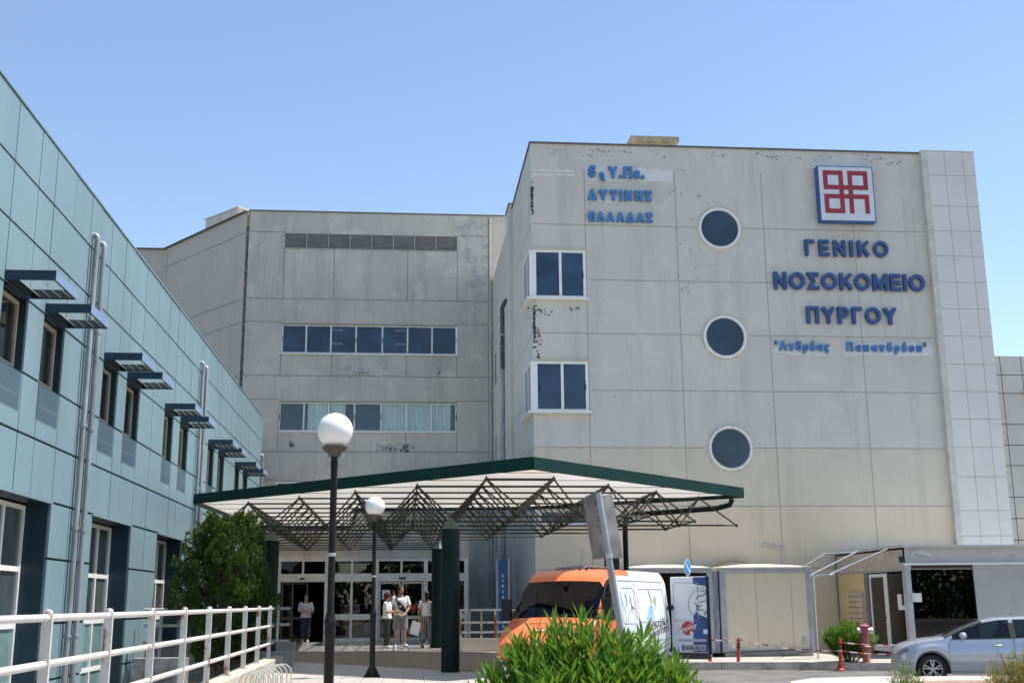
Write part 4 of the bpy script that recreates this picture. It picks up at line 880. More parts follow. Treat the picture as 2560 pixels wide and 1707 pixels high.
def kiosk():
    t = thing("glazed_kiosk", "glazed kiosk with a torn awning frame beside the silver car", "kiosk", (16, 33.2, .2))
    Y, X = 33.0, 14.55; fn = FX(Y); sf = lambda a, b, d: (X + d, a, b)
    gm = simple("kiosk grey aluminium", (.42, .42, .43), .4, .3, var=.15, vs=4)
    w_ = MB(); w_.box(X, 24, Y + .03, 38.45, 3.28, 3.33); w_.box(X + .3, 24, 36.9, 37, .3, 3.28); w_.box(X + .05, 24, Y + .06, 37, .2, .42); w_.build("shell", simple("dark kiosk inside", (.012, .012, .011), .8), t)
    r = MB(); r.box(X - .06, 24, Y - .1, 38.45, 3.33, 3.40); r.build("roof", simple("grey roof edge", (.5, .5, .49), .5), t)
    f = MB(); f.box(X, 24, Y, Y + .05, 2.87, 3.33); f.build("fascia_cloth", simple("pale grey awning cloth", (.50, .47, .44), .85, var=.08), t)
    c = MB(); c.add([(X + .15, Y - .012, 2.95), (X + .3, Y - .02, 3.24), (X + .55, Y - .016, 3.25), (X + .8, Y - .02, 3.15), (X + .9, Y - .012, 2.95), (X + .75, Y - .03, 3.06), (X + .35, Y - .026, 3.18)], [(0, 1, 6), (1, 2, 5, 6), (2, 3, 5), (3, 4, 5)]); c.build("torn_flap", simple("bleached torn cloth", (.6, .59, .55), .9), t)
    s_ = MB(); s_.tube([(X - .05, Y - .05, 2.85), (18, Y - .05, 2.86), (24, Y - .05, 2.87)], .035, 8); s_.build("roller_tube", WHITEFR, t, smooth=True)
    p = MB(); p.box(X - .02, X + .16, Y - .03, Y + .12, .2, 2.85); p.build("post", gm, t)
    p = MB(); p.box(X + .16, 16.62, Y + .0, Y + .06, 2.70, 2.8); p.build("header", gm, t)
    p = MB(); p.box(X + .16, 16.62, Y, Y + .06, .42, .5); p.build("sill", gm, t)
    g = MB(); g.box(X + .16, 16.9, Y + .03, Y + .04, .5, 2.70); g.build("pane", clear("kiosk glass", (.45, .47, .45), 1.5, .8), t)
    # hanging dark rag strip under the roller and grey shutter to the right
    d = MB(); d.box(X + .2, 16.65, Y - .01, Y + .02, 2.72, 2.8); d.build("torn_edge", simple("dark torn edge", (.06, .04, .03), .9), t)
    d = MB(); d.hexa([(16.66, Y - .02, .3), (24, Y - .02, .3), (24, Y + .02, .3), (16.66, Y + .02, .3), (16.62, Y - .02, 2.83), (24, Y - .02, 2.83), (24, Y + .02, 2.83), (16.62, Y + .02, 2.83)]); d.build("shutter", simple("grey awning sheet", (.40, .39, .375), .7, var=.05), t)
    n = MB(); n.box(14.66, 15.0, Y + .012, Y + .02, 1.77, 2.02); n.build("paper_notice", simple("white paper", (.7, .7, .68), .8), t)
    po = MB(); po.box(16.05, 16.42, Y + .3, Y + .32, 1.35, 2.24); po.build("poster", simple("dark blue poster", (.03, .05, .12), .4, var=.4, vs=4), t)
    k = MB(); k.box(15.3, 16.9, 34.6, 35.1, .4, 1.05); k.build("counter", simple("yellowish counter", (.3, .26, .14), .6, var=.4), t)
    k = MB(); k.box(15.4, 15.52, 34.4, 34.5, .4, 1.3); k.build("timber", simple("pale timber", (.4, .28, .1), .6), t)
    # side facing left: cloth band, yellow panel, mail slots, door
    b = MB(); b.hexa([(X, Y, 2.72), (X, 38.4, 2.72), (X + .03, 38.4, 2.72), (X + .03, Y, 2.72), (X, Y, 3.35), (X, 38.4, 3.32), (X + .03, 38.4, 3.32), (X + .03, Y, 3.35)]); b.build("side_cloth", simple("beige awning cloth", (.52, .45, .36), .85), t)
    b = MB(); b.box(X - .01, X + .03, Y + .15, 38.4, 2.66, 2.715); b.build("side_header", gm, t)
    b = MB(); b.box(X, X + .05, 36.05, 38.35, .42, 2.66); b.build("yellow_panel", simple("yellow sandwich panel", (.62, .49, .25), .6, var=.06), t)
    b = MB(); b.box(X - .08, X - .004, 36.2, 37.3, .6, 2.08); o = b.build("mailbox_block", simple("pinkish mailbox metal", (.5, .42, .36), .5), t)
    q = MB()
    for i in range(8): q.box(X - .086, X - .079, 36.2, 37.3, .75 + i * .17, .765 + i * .17)
    q.build("slot_gap", BLACK, o)
    b = MB(); b.box(X - .03, X + .05, 35.75, 36.04, .2, 2.66); b.build("post", simple("dark grey post", (.16, .16, .17), .5), t)
    b = MB(); b.box(X - .02, X + .05, 38.35, 38.45, .2, 3.3); b.build("post", simple("dark grey post", (.16, .16, .17), .5), t)
    d = MB(); y0, y1 = 34.5, 35.7
    d.box(X, X + .04, y0, y0 + .1, .32, 2.62); d.box(X, X + .04, y1 - .1, y1, .32, 2.62); d.box(X, X + .04, y0 + .1, y1 - .1, .32, .5); d.box(X, X + .04, y0 + .1, y1 - .1, 2.52, 2.62)
    o = d.build("door", WHITEFR, t); g = MB(); g.box(X + .015, X + .02, y0 + .08, y1 - .08, .45, 2.56); g.build("pane", clear("kiosk glass pale", (.5, .52, .5), 1.5, 1.2), o)
    h = MB(); h.box(X - .05, X, y0 + .03, y0 + .07, 1.3, 1.34); h.build("handle", BLACK, o)
    d = MB(); d.box(X, X + .04, Y + .15, Y + .2, .32, 2.62); d.box(X, X + .04, 34.35, 34.48, .32, 2.62); o = d.build("side_window", WHITEFR, t)
    g = MB(); g.box(X + .015, X + .02, Y + .2, 34.35, .42, 2.6); g.build("pane", clear("kiosk side glass", (.5, .52, .5), 1.5, 1.2), o)
    b = MB(); b.box(X - .03, X + .0, Y + .35, Y + .6, 1.55, 2.0); b.box(X - .032, X - .001, Y + .1, Y + .35, 1.55, 1.68); b.build("white_box", WHITEFR, t)
    # bare awning rods reaching out to the left
    fr = MB()
    for a, c in (((12.3, 33.2, 2.80), (X, 38.0, 3.3)), ((11.95, 33.1, 2.60), (X, 35.6, 3.32)), ((12.35, 33.0, 2.58), (X - .02, 33.4, 3.34))): pass
    fr.tube([(11.7, 33.6, 2.79), (13.35, 36.2, 3.27)], .028, 8); fr.tube([(11.75, 33.1, 2.55), (13.9, 34.8, 3.3)], .028, 8); fr.tube([(12.3, 33.0, 2.58), (14.5, 33.9, 3.34)], .028, 8)
    fr.tube([(11.7, 33.1, 2.52), (12.42, 32.95, 2.56)], .028, 8); fr.tube([(11.82, 33.1, 2.52), (11.82, 33.1, .2)], .028, 8); fr.tube([(13.3, 36.2, 3.28), (14.5, 36.2, 3.33)], .025, 8)
    fr.build("awning_rods", STEEL, t, smooth=True)
    s_ = MB(); s_.box(X - .14, X - .02, Y - .06, Y + .02, 2.9, 3.08); s_.build("floodlight", BLACK, t)
kiosk()

# ------------------------------------------------------------------ bollards, tape, hydrant
RED = simple("orange red bollard plastic", (.42, .06, .025), .5, var=.2, vs=6)
RED2 = simple("faded pink red hydrant paint", (.38, .085, .11), .5, var=.2, vs=8)
b0 = thing("red_bollard", "red bollard nearest the van's open rear door, its lower half seen under the door edge", "bollard", (8.55, 32.66, .0), 0, "red bollards along the kerb")
m_ = MB(); m_.lathe([(.13, 0), (.13, .03), (.075, .05), (.055, .07), (.05, .3), (.046, .74), (.04, .80), (.015, .83)], n=16); m_.build("post", RED, b0, local=True, smooth=True)
m_ = MB(); m_.lathe([(.049, .66), (.049, .70)], n=16); m_.lathe([(.05, .58), (.05, .62)], n=16); m_.build("band", BLACK, b0, local=True)
m_ = MB(); m_.lathe([(.018, .82), (.02, .86), (.005, .875)], n=10); m_.build("tip", RED, b0, local=True)
b1 = dup(b0, (9.25, 32.35, 0), "leaning red bollard in front of the closed cream shed"); b1.rotation_euler = (0, R_(3.5), 0)
b2 = dup(b0, (11.65, 30.94, 0), "red bollard in front of the pink hydrant, nearest the silver car"); b2.rotation_euler = (0, R_(1.5), 0)
TR = simple("tape red", (.6, .05, .04), .5); TW = simple("tape white", (.8, .78, .75), .5)
def tape(pts, label, n=40):
    t_ = MB(); P = [Vector(p) for p in pts]; seg = []
    for i in range(len(P) - 1):
        L = (P[i + 1] - P[i]).length; k = max(4, int(L / .045))
        for q in range(k):
            u = q / k; seg.append(P[i].lerp(P[i + 1], u) + Vector((0, 0, -.035 * L * math.sin(math.pi * u))))
    seg.append(P[-1])
    acc = 0
    for i in range(len(seg) - 1):
        a, b = seg[i], seg[i + 1]; tw = .013 + .006 * math.sin(i * .4)
        w_ = Vector((.012 * math.sin(i * .3), .012, 0)); u = Vector((0, 0, tw))
        t_.quad(a - u - w_ * .3, b - u - w_ * .3, b + u + w_ * .3, a + u + w_ * .3, (i // 4) % 2)
    return tag(t_.build("barrier_tape", [TR, TW], recalc=False), label, "barrier tape", "barrier tapes on the bollards")
tape([(8.5, 32.6, .80), (9.29, 32.29, .80), (11.66, 30.88, .52), (13.6, 30.2, .5)], "long red and white tape sagging from the bollard by the van to the silver car")
tape([(11.66, 30.87, .74), (13.8, 30.1, .76)], "upper short red and white tape from the hydrant bollard to the silver car")
t = thing("fire_hydrant", "faded pink red pillar hydrant with steel caps standing in the oleander by the kiosk", "hydrant", (12.4, 31.0, .2))
m_ = MB(); m_.lathe([(.11, 0), (.10, .02), (.10, .36), (.10, .38)], (12.4, 31.0, .2), 18); m_.build("standpipe", simple("sun bleached hydrant foot", (.4, .12, .09), .6, var=.25, vs=8), t, smooth=True)
m_ = MB(); m_.lathe([(.10, .381), (.15, .39), (.15, .42), (.11, .45), (.10, .5), (.11, .78), (.125, .82), (.125, .9), (.135, .92), (.135, .96), (.10, .985), (.04, 1.0), (.03, 1.03)], (12.4, 31.0, .2), 20); m_.build("barrel", RED2, t, smooth=True)
for sx_ in (-1, 1):
    m_ = MB(); m_.lathe([(.07, sx_ * .10), (.07, sx_ * .15), (.085, sx_ * .151), (.085, sx_ * .21), (.05, sx_ * .23)], (12.4, 31.0, 1.03), 14, axis='x'); m_.build("nozzle_cap", STEEL, t, smooth=True)

# ------------------------------------------------------------------ signs
t = thing("entrance_sign", "tall narrow blue sign with white vertical lettering between steel posts near the entrance", "sign", (2.87, 34.2, .5))
m_ = MB(); m_.box(2.73, 3.01, 34.18, 34.22, .6, 3.05); m_.build("sign_panel", simple("strong blue sign face", (.006, .07, .26), .35, var=.05), t)
for x in (2.67, 3.01): m_ = MB(); m_.box(x, x + .06, 34.15, 34.25, .3, 3.09); m_.build("post", GALV, t)
z = 2.66
for ch in "ΚΥΡΙΑ ΕΙΣΟΔΟΣ":
    if ch != ' ': lettering("letter", ch, FX(34.18), 2.87 - (.03 if ch != 'Ι' else .012), 2.87 + (.035 if ch != 'Ι' else .012), z - .085, z, -.006, 0, simple("sign white letter", (.75, .76, .76), .4), t, .02)
    z -= .152 if ch != ' ' else .06
t = thing("no_parking_sign", "small round blue no-parking sign with a white diagonal bar and faded rim", "road sign", (7.9, 32.6, .2))
rot = Matrix.Translation((7.98, 32.55, 2.78)) @ Matrix.Rotation(R_(52), 4, 'Z')
def disc(r0, r1, d, n=36):
    m_ = MB(); m_.lathe([(r0, d), (r1, d), (r1, d - .006), (r0, d - .006)], (0, 0, 0), n, axis='y') if r0 else m_.lathe([(0, d), (r1, d), (r1, d + .004)], (0, 0, 0), n, axis='y')
    m_.v = [tuple(rot @ Vector(p)) for p in m_.v]; return m_
m_ = disc(0, .235, -.004); m_.build("rim", simple("faded pinkish rim", (.55, .47, .44), .5), t)
m_ = disc(0, .195, -.010); m_.build("blue_field", simple("bright blue sign field", (.02, .25, .68), .4), t)
m_ = MB(); m_.hexa([(-.15, -.014, .10), (-.11, -.014, .13), (-.11, -.011, .13), (-.15, -.011, .10), (.11, -.014, -.15), (.15, -.014, -.12), (.15, -.011, -.12), (.11, -.011, -.15)]); m_.v = [tuple(rot @ Vector(p)) for p in m_.v]; m_.build("diagonal_bar", simple("sign bar white", (.78, .78, .76), .4), t)
m_ = MB(); m_.tube([(7.9, 32.6, .2), (7.98, 32.6, 2.9)], .028, 10); m_.build("post", GALV, t, smooth=True)
t = thing("tilted_road_sign", "leaning grey post with two bare metal sign backs rising out of the oleander", "road sign", (2.38, 12, .4))
p0, p1 = Vector((2.4, 12, .3)), Vector((2.015, 12.0, 2.97)); ax = (p1 - p0).normalized()
m_ = MB(); m_.tube([p0, p1], .037, 14); m_.build("post", GALV, t, smooth=True)
SIGNB = simple("weathered aluminium sign back", (.2, .185, .175), .55, .25, var=.4, vs=3)
for yaw, w0, w1, off in ((R_(-68), -.24, -.005, .02), (R_(38), .01, .27, -.0)):
    sd = Vector((math.cos(yaw), math.sin(yaw), 0)); sd = (sd - ax * sd.dot(ax)).normalized(); nn = sd.cross(ax)
    c = p1 - ax * (.36 - off) + nn * .045 * (1 if yaw > 0 else -1) * -1
    m_ = MB(); q = [c + sd * a + ax * b + nn * e for e in (0, .004) for a, b in ((w0, -.33), (w1, -.34), (w1, .34), (w0, .32))]
    m_.add(q, [(0, 1, 2, 3), (7, 6, 5, 4), (0, 4, 5, 1), (1, 5, 6, 2), (2, 6, 7, 3), (3, 7, 4, 0)]); m_.build("sign_plate", SIGNB, t)
m_ = MB(); m_.lathe([(.045, -.02), (.045, .02)], tuple(p1 - ax * .66), 12); m_.build("clamp", STEEL, t)
tag(MB().box(-3.9, -3.62, 30.05, 30.25, .9, 1.4).build("litter_bin", simple("orange bin plastic", (.5, .1, .03), .5), bevel=.02), "small orange litter bin beside the column behind the bushy tree", "bin")

# ------------------------------------------------------------------ vehicles
def lerp_tab(tab, s):
    if s <= tab[0][0]: return tab[0][1]
    for (a, va), (b, vb) in zip(tab, tab[1:]):
        if s <= b:
            u = (s - a) / (b - a); return va + (vb - va) * u
    return tab[-1][1]
def smooth_tab(tab, s):
    e = .04; return (lerp_tab(tab, s - e) + lerp_tab(tab, s) * 2 + lerp_tab(tab, s + e)) / 4
class Loft:
    def __init__(s, ring, stations, tf): s.ring = ring; s.st = stations; s.tf = tf
    def grid(s):
        G = []
        for q in s.st:
            r = s.ring(q); n = len(r)
            G.append([s.tf(q, -w_, z) for w_, z in r] + [s.tf(q, w_, z) for w_, z in reversed(r[:-1])])
        return G
    def parts(s, classify):
        G = s.grid(); out = {}; n = len(G[0]); h = (n + 1) // 2
        for i in range(len(G) - 1):
            for j in range(n - 1):
                jj = j if j < h - 1 else n - 2 - j
                c = classify((s.st[i] + s.st[i + 1]) / 2, jj, j >= h - 1)
                out.setdefault(c, MB()).quad(G[i][j], G[i + 1][j], G[i + 1][j + 1], G[i][j + 1])
        return out, G
    def side(s, q, z, sgn, off=.004):
        r = s.ring(q)
        for (w0, z0), (w1, z1) in zip(r, r[1:]):
            if z0 <= z <= z1 and z1 > z0:
                return s.tf(q, sgn * (w0 + (w1 - w0) * (z - z0) / (z1 - z0) + off), z)
        return s.tf(q, sgn * (r[0][0] + off), z)
def weld(o):
    me = o.data; b = bmesh.new(); b.from_mesh(me); bmesh.ops.remove_doubles(b, verts=b.verts, dist=1e-4); bmesh.ops.recalc_face_normals(b, faces=b.faces); b.to_mesh(me); b.free()
    me.polygons.foreach_set("use_smooth", [True] * len(me.polygons)); me.set_sharp_from_angle(angle=R_(32)); return o
def wheel(parent, c, r, wd, rimm, side, spokes=5, dbl=True, hub=.62):
    ty = MB(); a = -wd if side < 0 else wd
    ty.lathe([(r * .62, a * .45), (r * .70, a * .5), (r * .93, a * .5), (r, a * .36), (r, -a * .36), (r * .93, -a * .5), (r * .6, -a * .5)], c, 40, axis='y', cap=False); o = ty.build("wheel", RUBBER, parent, local=True, smooth=True)
    R2 = r * .69; ri = MB(); f = a * .46
    ri.lathe([(R2, f), (R2 * .96, f + a * .03), (R2 * .9, f), (R2 * .88, f - a * .25)], c, 40, axis='y', cap=False)
    ri.lathe([(.0, f + a * .02), (r * .12, f + a * .02), (r * .15, f - a * .04)], c, 20, axis='y')
    for k in range(spokes):
        for d in ((-.16, .16) if dbl else (0,)):
            t0 = 2 * math.pi * k / spokes + math.pi / 2; t1 = t0 + d * 1.15; t0 += d * .9
            p = Vector((c[0] + math.cos(t0) * r * .10, c[1] + f - a * .03, c[2] + math.sin(t0) * r * .10)); q = Vector((c[0] + math.cos(t1) * R2 * .92, c[1] + f - a * .02, c[2] + math.sin(t1) * R2 * .92))
            ri.bar(p, q, r * .085, abs(a) * .12, up=(0, 1, 0))
    ri.build("rim", rimm, o, local=True, smooth=True, angle=30)
    br = MB(); br.lathe([(0, f - a * .3), (R2 * .9, f - a * .3)], c, 24, axis='y'); br.build("brake_disc", simple("dark wheel well", (.03, .03, .03), .6), o, local=True)
    return o
SILV, _nt, _p = nm("silver blue car paint")
_p.inputs["Base Color"].default_value = (.46, .50, .56, 1); _p.inputs["Metallic"].default_value = .55; _p.inputs["Roughness"].default_value = .3; _p.inputs["Coat Weight"].default_value = .8; _p.inputs["Coat Roughness"].default_value = .04
CARGL = clear("tinted car glass", (.2, .27, .26), 1.5, 1.2)
def car():
    t = thing("parked_car", "silver hatchback with a driver inside, cut off by the right edge of the photo", "car", (11.29, 26.73, 0), R_(-17.2))
    zt = [(0, .60), (.02, .68), (.07, .77), (.15, .835), (.48, .935), (.8, .985), (1.06, 1.01), (1.5, 1.215), (1.96, 1.375), (2.3, 1.43), (2.9, 1.45), (3.4, 1.41), (3.62, 1.36), (3.95, 1.05), (4.0, .95), (4.05, .62)]
    zb = [(0, .5), (.1, .70), (.48, .84), (1.06, .925), (1.2, .95), (2.5, .975), (3.6, 1.03), (4.05, .9)]
    wh = [(.79, .318), (3.26, .318)]; Ra = .36
    def ring(s):
        T = smooth_tab(zt, s); B = min(smooth_tab(zb, s), T - .055)
        k = 1 - .30 * max(0, (.55 - s) / .55) ** 2.2 - .14 * max(0, (s - 3.5) / .55) ** 2
        zl = .21 if s > .12 else .21 + .05 * (1 - s / .12)
        for (sw, zw) in wh:
            if abs(s - sw) < Ra: zl = max(zl, zw + math.sqrt(Ra * Ra - (s - sw) ** 2))
        fl = sum(.018 * max(0, 1 - abs(abs(s - sw) - .2) / .3) for sw, _ in wh)
        cab = max(0, T - B - .06); We = .80 - cab * .52
        pts = [(.775 + fl, zl), (.83 + fl, zl + (B - zl) * .22), (.845 + fl * .6, zl + (B - zl) * .5), (.838, zl + (B - zl) * .72), (.815, zl + (B - zl) * .82), (.80, B), (We, T - .05), (We * .82, T - .014), (We * .45, T), (0, T + .008)]
        return [(w_ * k, z) for w_, z in pts]
    st = sorted(set([0, .015, .04, .08, .14, .22, .3] + [round(.36 + .043 * i, 3) for i in range(86)] + [4.0, 4.03, 4.05]))
    tf = lambda s, w_, z: (s + .10 * (w_ / .85) ** 2 * max(0, 1 - s / .6) ** 1.5, w_, z)
    L = Loft(ring, [s for s in st if s <= 4.05], tf)
    def cl(s, j, far):
        if j == 5 and 1.28 < s < 3.68 and not (2.50 < s < 2.6): return 'side_window_far' if far else ('side_window' if s < 2.55 else 'rear_side_window')
        if j >= 6 and 1.09 < s < 1.93: return 'windscreen'
        if j >= 6 and 3.60 < s < 3.93: return 'rear_window'
        return 'body'
    P, G = L.parts(cl)
    bm_ = P.pop('body'); bm_.add(G[0], [tuple(range(len(G[0])))]); bm_.add(G[-1], [tuple(range(len(G[-1])))])
    weld(bm_.build("body", SILV, t, local=True))
    for k, m_ in P.items(): weld(m_.build("side_window" if 'side' in k else k, CARGL, t, local=True))
    # dark surrounds, joints
    def line(pts, r, name, mt, sgn=-1, off=.002):
        m_ = MB(); m_.tube([L.side(s, z, sgn, off) for s, z in pts], r, 6); return m_.build(name, mt, t, local=True, smooth=True)
    line([(1.22 + .05 * i, ring(1.22 + .05 * i)[5][1] + .012) for i in range(48)], .013, "window_trim", BLACK)
    line([(2.55, .28 + .07 * i) for i in range(10)] + [(2.55, .97)], .005, "door_gap", BLACK); line([(1.18, .28), (1.17, .5), (1.16, .7), (1.18, .9)], .005, "door_gap", BLACK)
    line([(1.18, .275), (1.6, .265), (2.2, .265), (2.55, .275)], .005, "door_gap", BLACK); line([(.30, .83), (.42, .74), (.50, .70)], .004, "bumper_gap", simple("pale bumper gap", (.55, .57, .6), .4))
    b = MB(); [b.quad(L.side(2.49, z0, -1, .003), L.side(2.61, z0, -1, .003), L.side(2.61, z1, -1, .003), L.side(2.49, z1, -1, .003)) for z0, z1 in ((.985, 1.1), (1.1, 1.22), (1.22, 1.32))]; b.build("door_pillar", BLACK, t, local=True)
    h = MB(); a = L.side(2.2, .83, -1, .02); h.sphere(a, (.11, .022, .02), 12, 8); h.build("door_handle", SILV, t, local=True, smooth=True)
    m_ = MB(); m_.sphere((1.47, -.97, 1.05), (.085, .10, .075), 16, 10); m_.tube([(1.47, -.93, .99), (1.46, -.84, .95)], .028, 8); m_.build("wing_mirror", SILV, t, local=True, smooth=True)
    hl = MB(); S1 = [.03, .08, .14, .2, .27]
    for i in range(4):
        for za, zb_ in ((.0, .5), (.5, 1.0)):
            def q(s, u): lo = .60 + .35 * s; hi = ring(s)[6][1] - .03 - .02 * 0; lo = min(lo, hi - .02); return L.side(s, lo + (min(hi, .80 + .15 * s) - lo) * u, -1, .004)
            hl.quad(q(S1[i], za), q(S1[i + 1], za), q(S1[i + 1], zb_), q(S1[i], zb_))
    hl.build("headlight", glass("headlight lens", (.30, .31, .30), .05, .6), t, local=True)
    fg = MB(); fg.add([L.side(s, z, -1, .004) for s, z in ((.10, .30), (.33, .29), (.29, .45), (.12, .46))], [(0, 1, 2, 3)]); fg.build("fog_grille", BLACK, t, local=True)
    for i, (sw, zw) in enumerate(wh):
        for sd in (-1, 1): wheel(t, (sw, sd * .735, zw), .318, .2, simple("alloy wheel", (.55, .55, .56), .3, .8), sd)
    u = MB(); u.box(.35, 3.9, -.72, .72, .22, .45); u.box(.4, 3.7, -.62, .62, .45, .62); u.build("underbody", BLACK, t, local=True)
    for x in (2.35, 3.1):
        for yy in (-.36, .36):
            s_ = MB(); s_.tube([(x, yy, .5), (x + .12, yy, .85), (x + .22, yy, 1.1)], [(.1, .2), (.1, .2), (.09, .17)], 10); s_.sphere((x + .25, yy, 1.2), (.07, .12, .10), 10, 8); s_.build("seat", simple("dark seat", (.02, .02, .022), .8), t, local=True, smooth=True)
    d = MB(); d.box(1.35, 1.7, -.62, .62, .75, .93); d.build("dashboard", BLACK, t, local=True)
car()

ORNG, _nt, _p = nm("orange van paint")
_nt.links.new(mix(_nt, noise(_nt, 2, 5), (.80, .185, .06), (.72, .15, .045)), _p.inputs["Base Color"]); _p.inputs["Roughness"].default_value = .38; _p.inputs["Coat Weight"].default_value = .25; _p.inputs["Coat Roughness"].default_value = .1
VWHT = simple("white van paint", (.72, .73, .74), .4, var=.08, vs=1.5, coat=.2)
def van():
    th = .57; sc = 1.03
    t = thing("delivery_van", "orange fronted white delivery van with its rear door swung open", "van", (3.947, 25.305, .06), math.pi * 1.5 - th)
    zt = [(0, .96), (.03, 1.0), (.10, 1.06), (.3, 1.2), (.74, 1.40), (1.0, 1.74), (1.30, 2.13), (1.42, 2.25), (1.6, 2.33), (2.0, 2.39), (2.3, 2.40), (4.7, 2.38), (4.86, 2.33), (4.9, 2.2)]
    wh = [(.98, .34), (3.98, .34)]; Ra = .40
    def ring(s):
        T = smooth_tab(zt, s); B = min(1.38, T - .06)
        k = 1 - .13 * max(0, (.6 - s) / .6) ** 2.2
        zl = .34 if s > .1 else .42
        for sw, zw in wh:
            if abs(s - sw) < Ra: zl = max(zl, zw + math.sqrt(Ra * Ra - (s - sw) ** 2))
        cab = max(0, T - B - .06); We = .93 - cab * .085
        pts = [(.90, zl), (.935, zl + (B - zl) * .25), (.95, zl + (B - zl) * .55), (.95, zl + (B - zl) * .8), (.935, B), (We, T - .055 - min(.08, cab * .10)), (We - .07, T - .018), (We * .5, T + .0), (0, T + .012)]
        return [(w_ * k * sc, z * sc) for w_, z in pts]
    tf = lambda s, w_, z: ((2.45 - s) * sc, w_, z)
    st = [0, .02, .05, .09, .14, .2, .28, .36] + [round(.42 + .05 * i, 3) for i in range(88)] + [4.83, 4.87, 4.9]
    L = Loft(ring, sorted(set(st)), tf)
    CUT = 2.02
    def cl(s, j, far):
        if j == 4 and 1.12 < s < 1.84: return 'side_window'
        if j >= 5 and .76 < s < 1.30: return 'windscreen'
        if s < CUT or (j >= 5 and s < 2.75): return 'cab'
        return 'cargo'
    P, G = L.parts(cl)
    c = P.pop('cab'); c.add(G[0], [tuple(range(len(G[0])))]); weld(c.build("cab_body", ORNG, t, local=True))
    c = P.pop('cargo'); weld(c.build("cargo_body", VWHT, t, local=True))
    VG = clear("van glass", (.30, .36, .44), 1.5, .55)
    for k, m_ in P.items(): weld(m_.build(k, VG, t, local=True))
    inn = MB(); inn.box((2.45 - 2.3) * sc, (2.45 - 2.28) * sc, -.85, .85, .5, 2.3); inn.box((2.45 - 1.25) * sc, (2.45 - .85) * sc, -.8, .8, .5, 1.3); inn.build("cab_interior", simple("dark cab inside", (.05, .058, .075), .8), t, local=True)
    for yy in (-.45, .45):
        s_ = MB(); s_.tube([((2.45 - 1.75) * sc, yy, .9), ((2.45 - 1.95) * sc, yy, 1.6)], [(.1, .25), (.1, .22)], 10); s_.sphere(((2.45 - 1.98) * sc, yy, 1.75), (.07, .13, .12), 10, 8); s_.build("seat", simple("dark seat", (.02, .02, .022), .8), t, local=True, smooth=True)
    def line(pts, r, name, mt, sgn=1, off=.001, n=5):
        m_ = MB(); m_.tube([L.side(s, z * sc, sgn, off) for s, z in pts], r, n); return m_.build(name, mt, t, local=True, smooth=True)
    DG = simple("dark panel gap", (.05, .05, .055), .7)
    line([(1.02, .62), (1.0, 1.0), (1.02, 1.4), (1.1, 1.58), (1.3, 1.9), (1.5, 2.1), (1.9, 2.16), (1.99, 2.1), (1.99, 1.5), (1.99, .5)], .009, "door_gap", DG)
    line([(2.95, .5), (2.95, 1.4), (2.95, 2.14)], .007, "door_gap", DG); line([(2.06, 2.16), (3.4, 2.16), (4.75, 2.15)], .006, "roof_gutter", DG)
    SH = simple("soft panel pressing", (.42, .44, .47), .5)
    def pressing(s0, s1, z0, z1):
        r = .07; pts = [(s0 + r, z0), (s1 - r, z0), (s1, z0 + r), (s1, z1 - r), (s1 - r, z1), (s0 + r, z1), (s0, z1 - r), (s0, z0 + r), (s0 + r, z0)]
        dense = []
        for (a, b), (c_, d) in zip(pts, pts[1:]):
            for q in range(5): dense.append((a + (c_ - a) * q / 5, b + (d - b) * q / 5))
        line(dense + [pts[-1]], .009, "panel_pressing", SH)
    pressing(2.16, 2.88, 1.3, 2.02); pressing(3.06, 4.66, 1.32, 2.0)
    line([(2.1, .95), (3.5, .93), (4.85, .93)], .007, "panel_pressing", SH)
    sf = lambda a, b, d: tuple(Vector(L.side(a, b * sc, 1, .004 - d * .02)))
    INK = simple("black sticker ink", (.03, .03, .035), .5); SKY_ = simple("pale blue sticker", (.30, .52, .72), .5); BLU = simple("deep blue sticker", (.03, .08, .26), .45)
    def patch(name, polys, mt, proud=.004):
        m_ = MB()
        for poly in polys: m_.add([L.side(a, b * sc, 1, proud) for a, b in poly], [tuple(range(len(poly)))])
        return m_.build(name, mt, t, local=True, recalc=False)
    patch("side_sticker", [[(2.10, 1.02), (2.34, 1.32), (2.34, 1.6), (2.12, 1.95)], [(3.5, 1.36), (3.9, 1.34), (3.95, 1.6), (3.8, 1.7)]], SKY_)
    patch("side_sticker", [[(2.04, .68), (2.3, .66), (2.46, .95), (2.2, 1.0)]], BLU)
    k = []
    for pts in ([(2.4, 1.9), (2.46, 1.75), (2.42, 1.62)], [(2.66, 1.85), (2.70, 1.6), (2.68, 1.5)], [(2.4, 1.32), (2.5, 1.48), (2.56, 1.58)], [(2.54, 1.46), (2.66, 1.56), (2.72, 1.64), (2.84, 1.58)], [(2.6, 1.42), (2.7, 1.5)], [(3.75, 1.98), (3.84, 1.85), (3.9, 1.7)], [(4.02, 1.78), (4.12, 1.66), (4.05, 1.55)], [(4.1, 1.86), (4.16, 1.74)]):
        for (a, b), (c_, d) in zip(pts, pts[1:]): k.append([(a - .012, b - .01), (a + .012, b + .01), (c_ + .012, d + .01), (c_ - .012, d - .01)])
    patch("sketch_lines", k, INK, .005)
    def slant(z0): return lambda a, b, d: tuple(Vector(L.side(a, (b + (a - 3.6) * .13) * sc, 1, .004 - d * .05)))
    lettering("side_lettering", "ΜΟΝΑΔΙΚΗ", slant(0), 3.55, 4.78, 1.10, 1.27, -.03, 0, INK, t, .01, True)
    lettering("side_lettering", "ΜΟΝΑΔΙΚΗ", slant(0), 3.55, 4.78, 1.08, .94, -.03, 0, INK, t, .01, True)
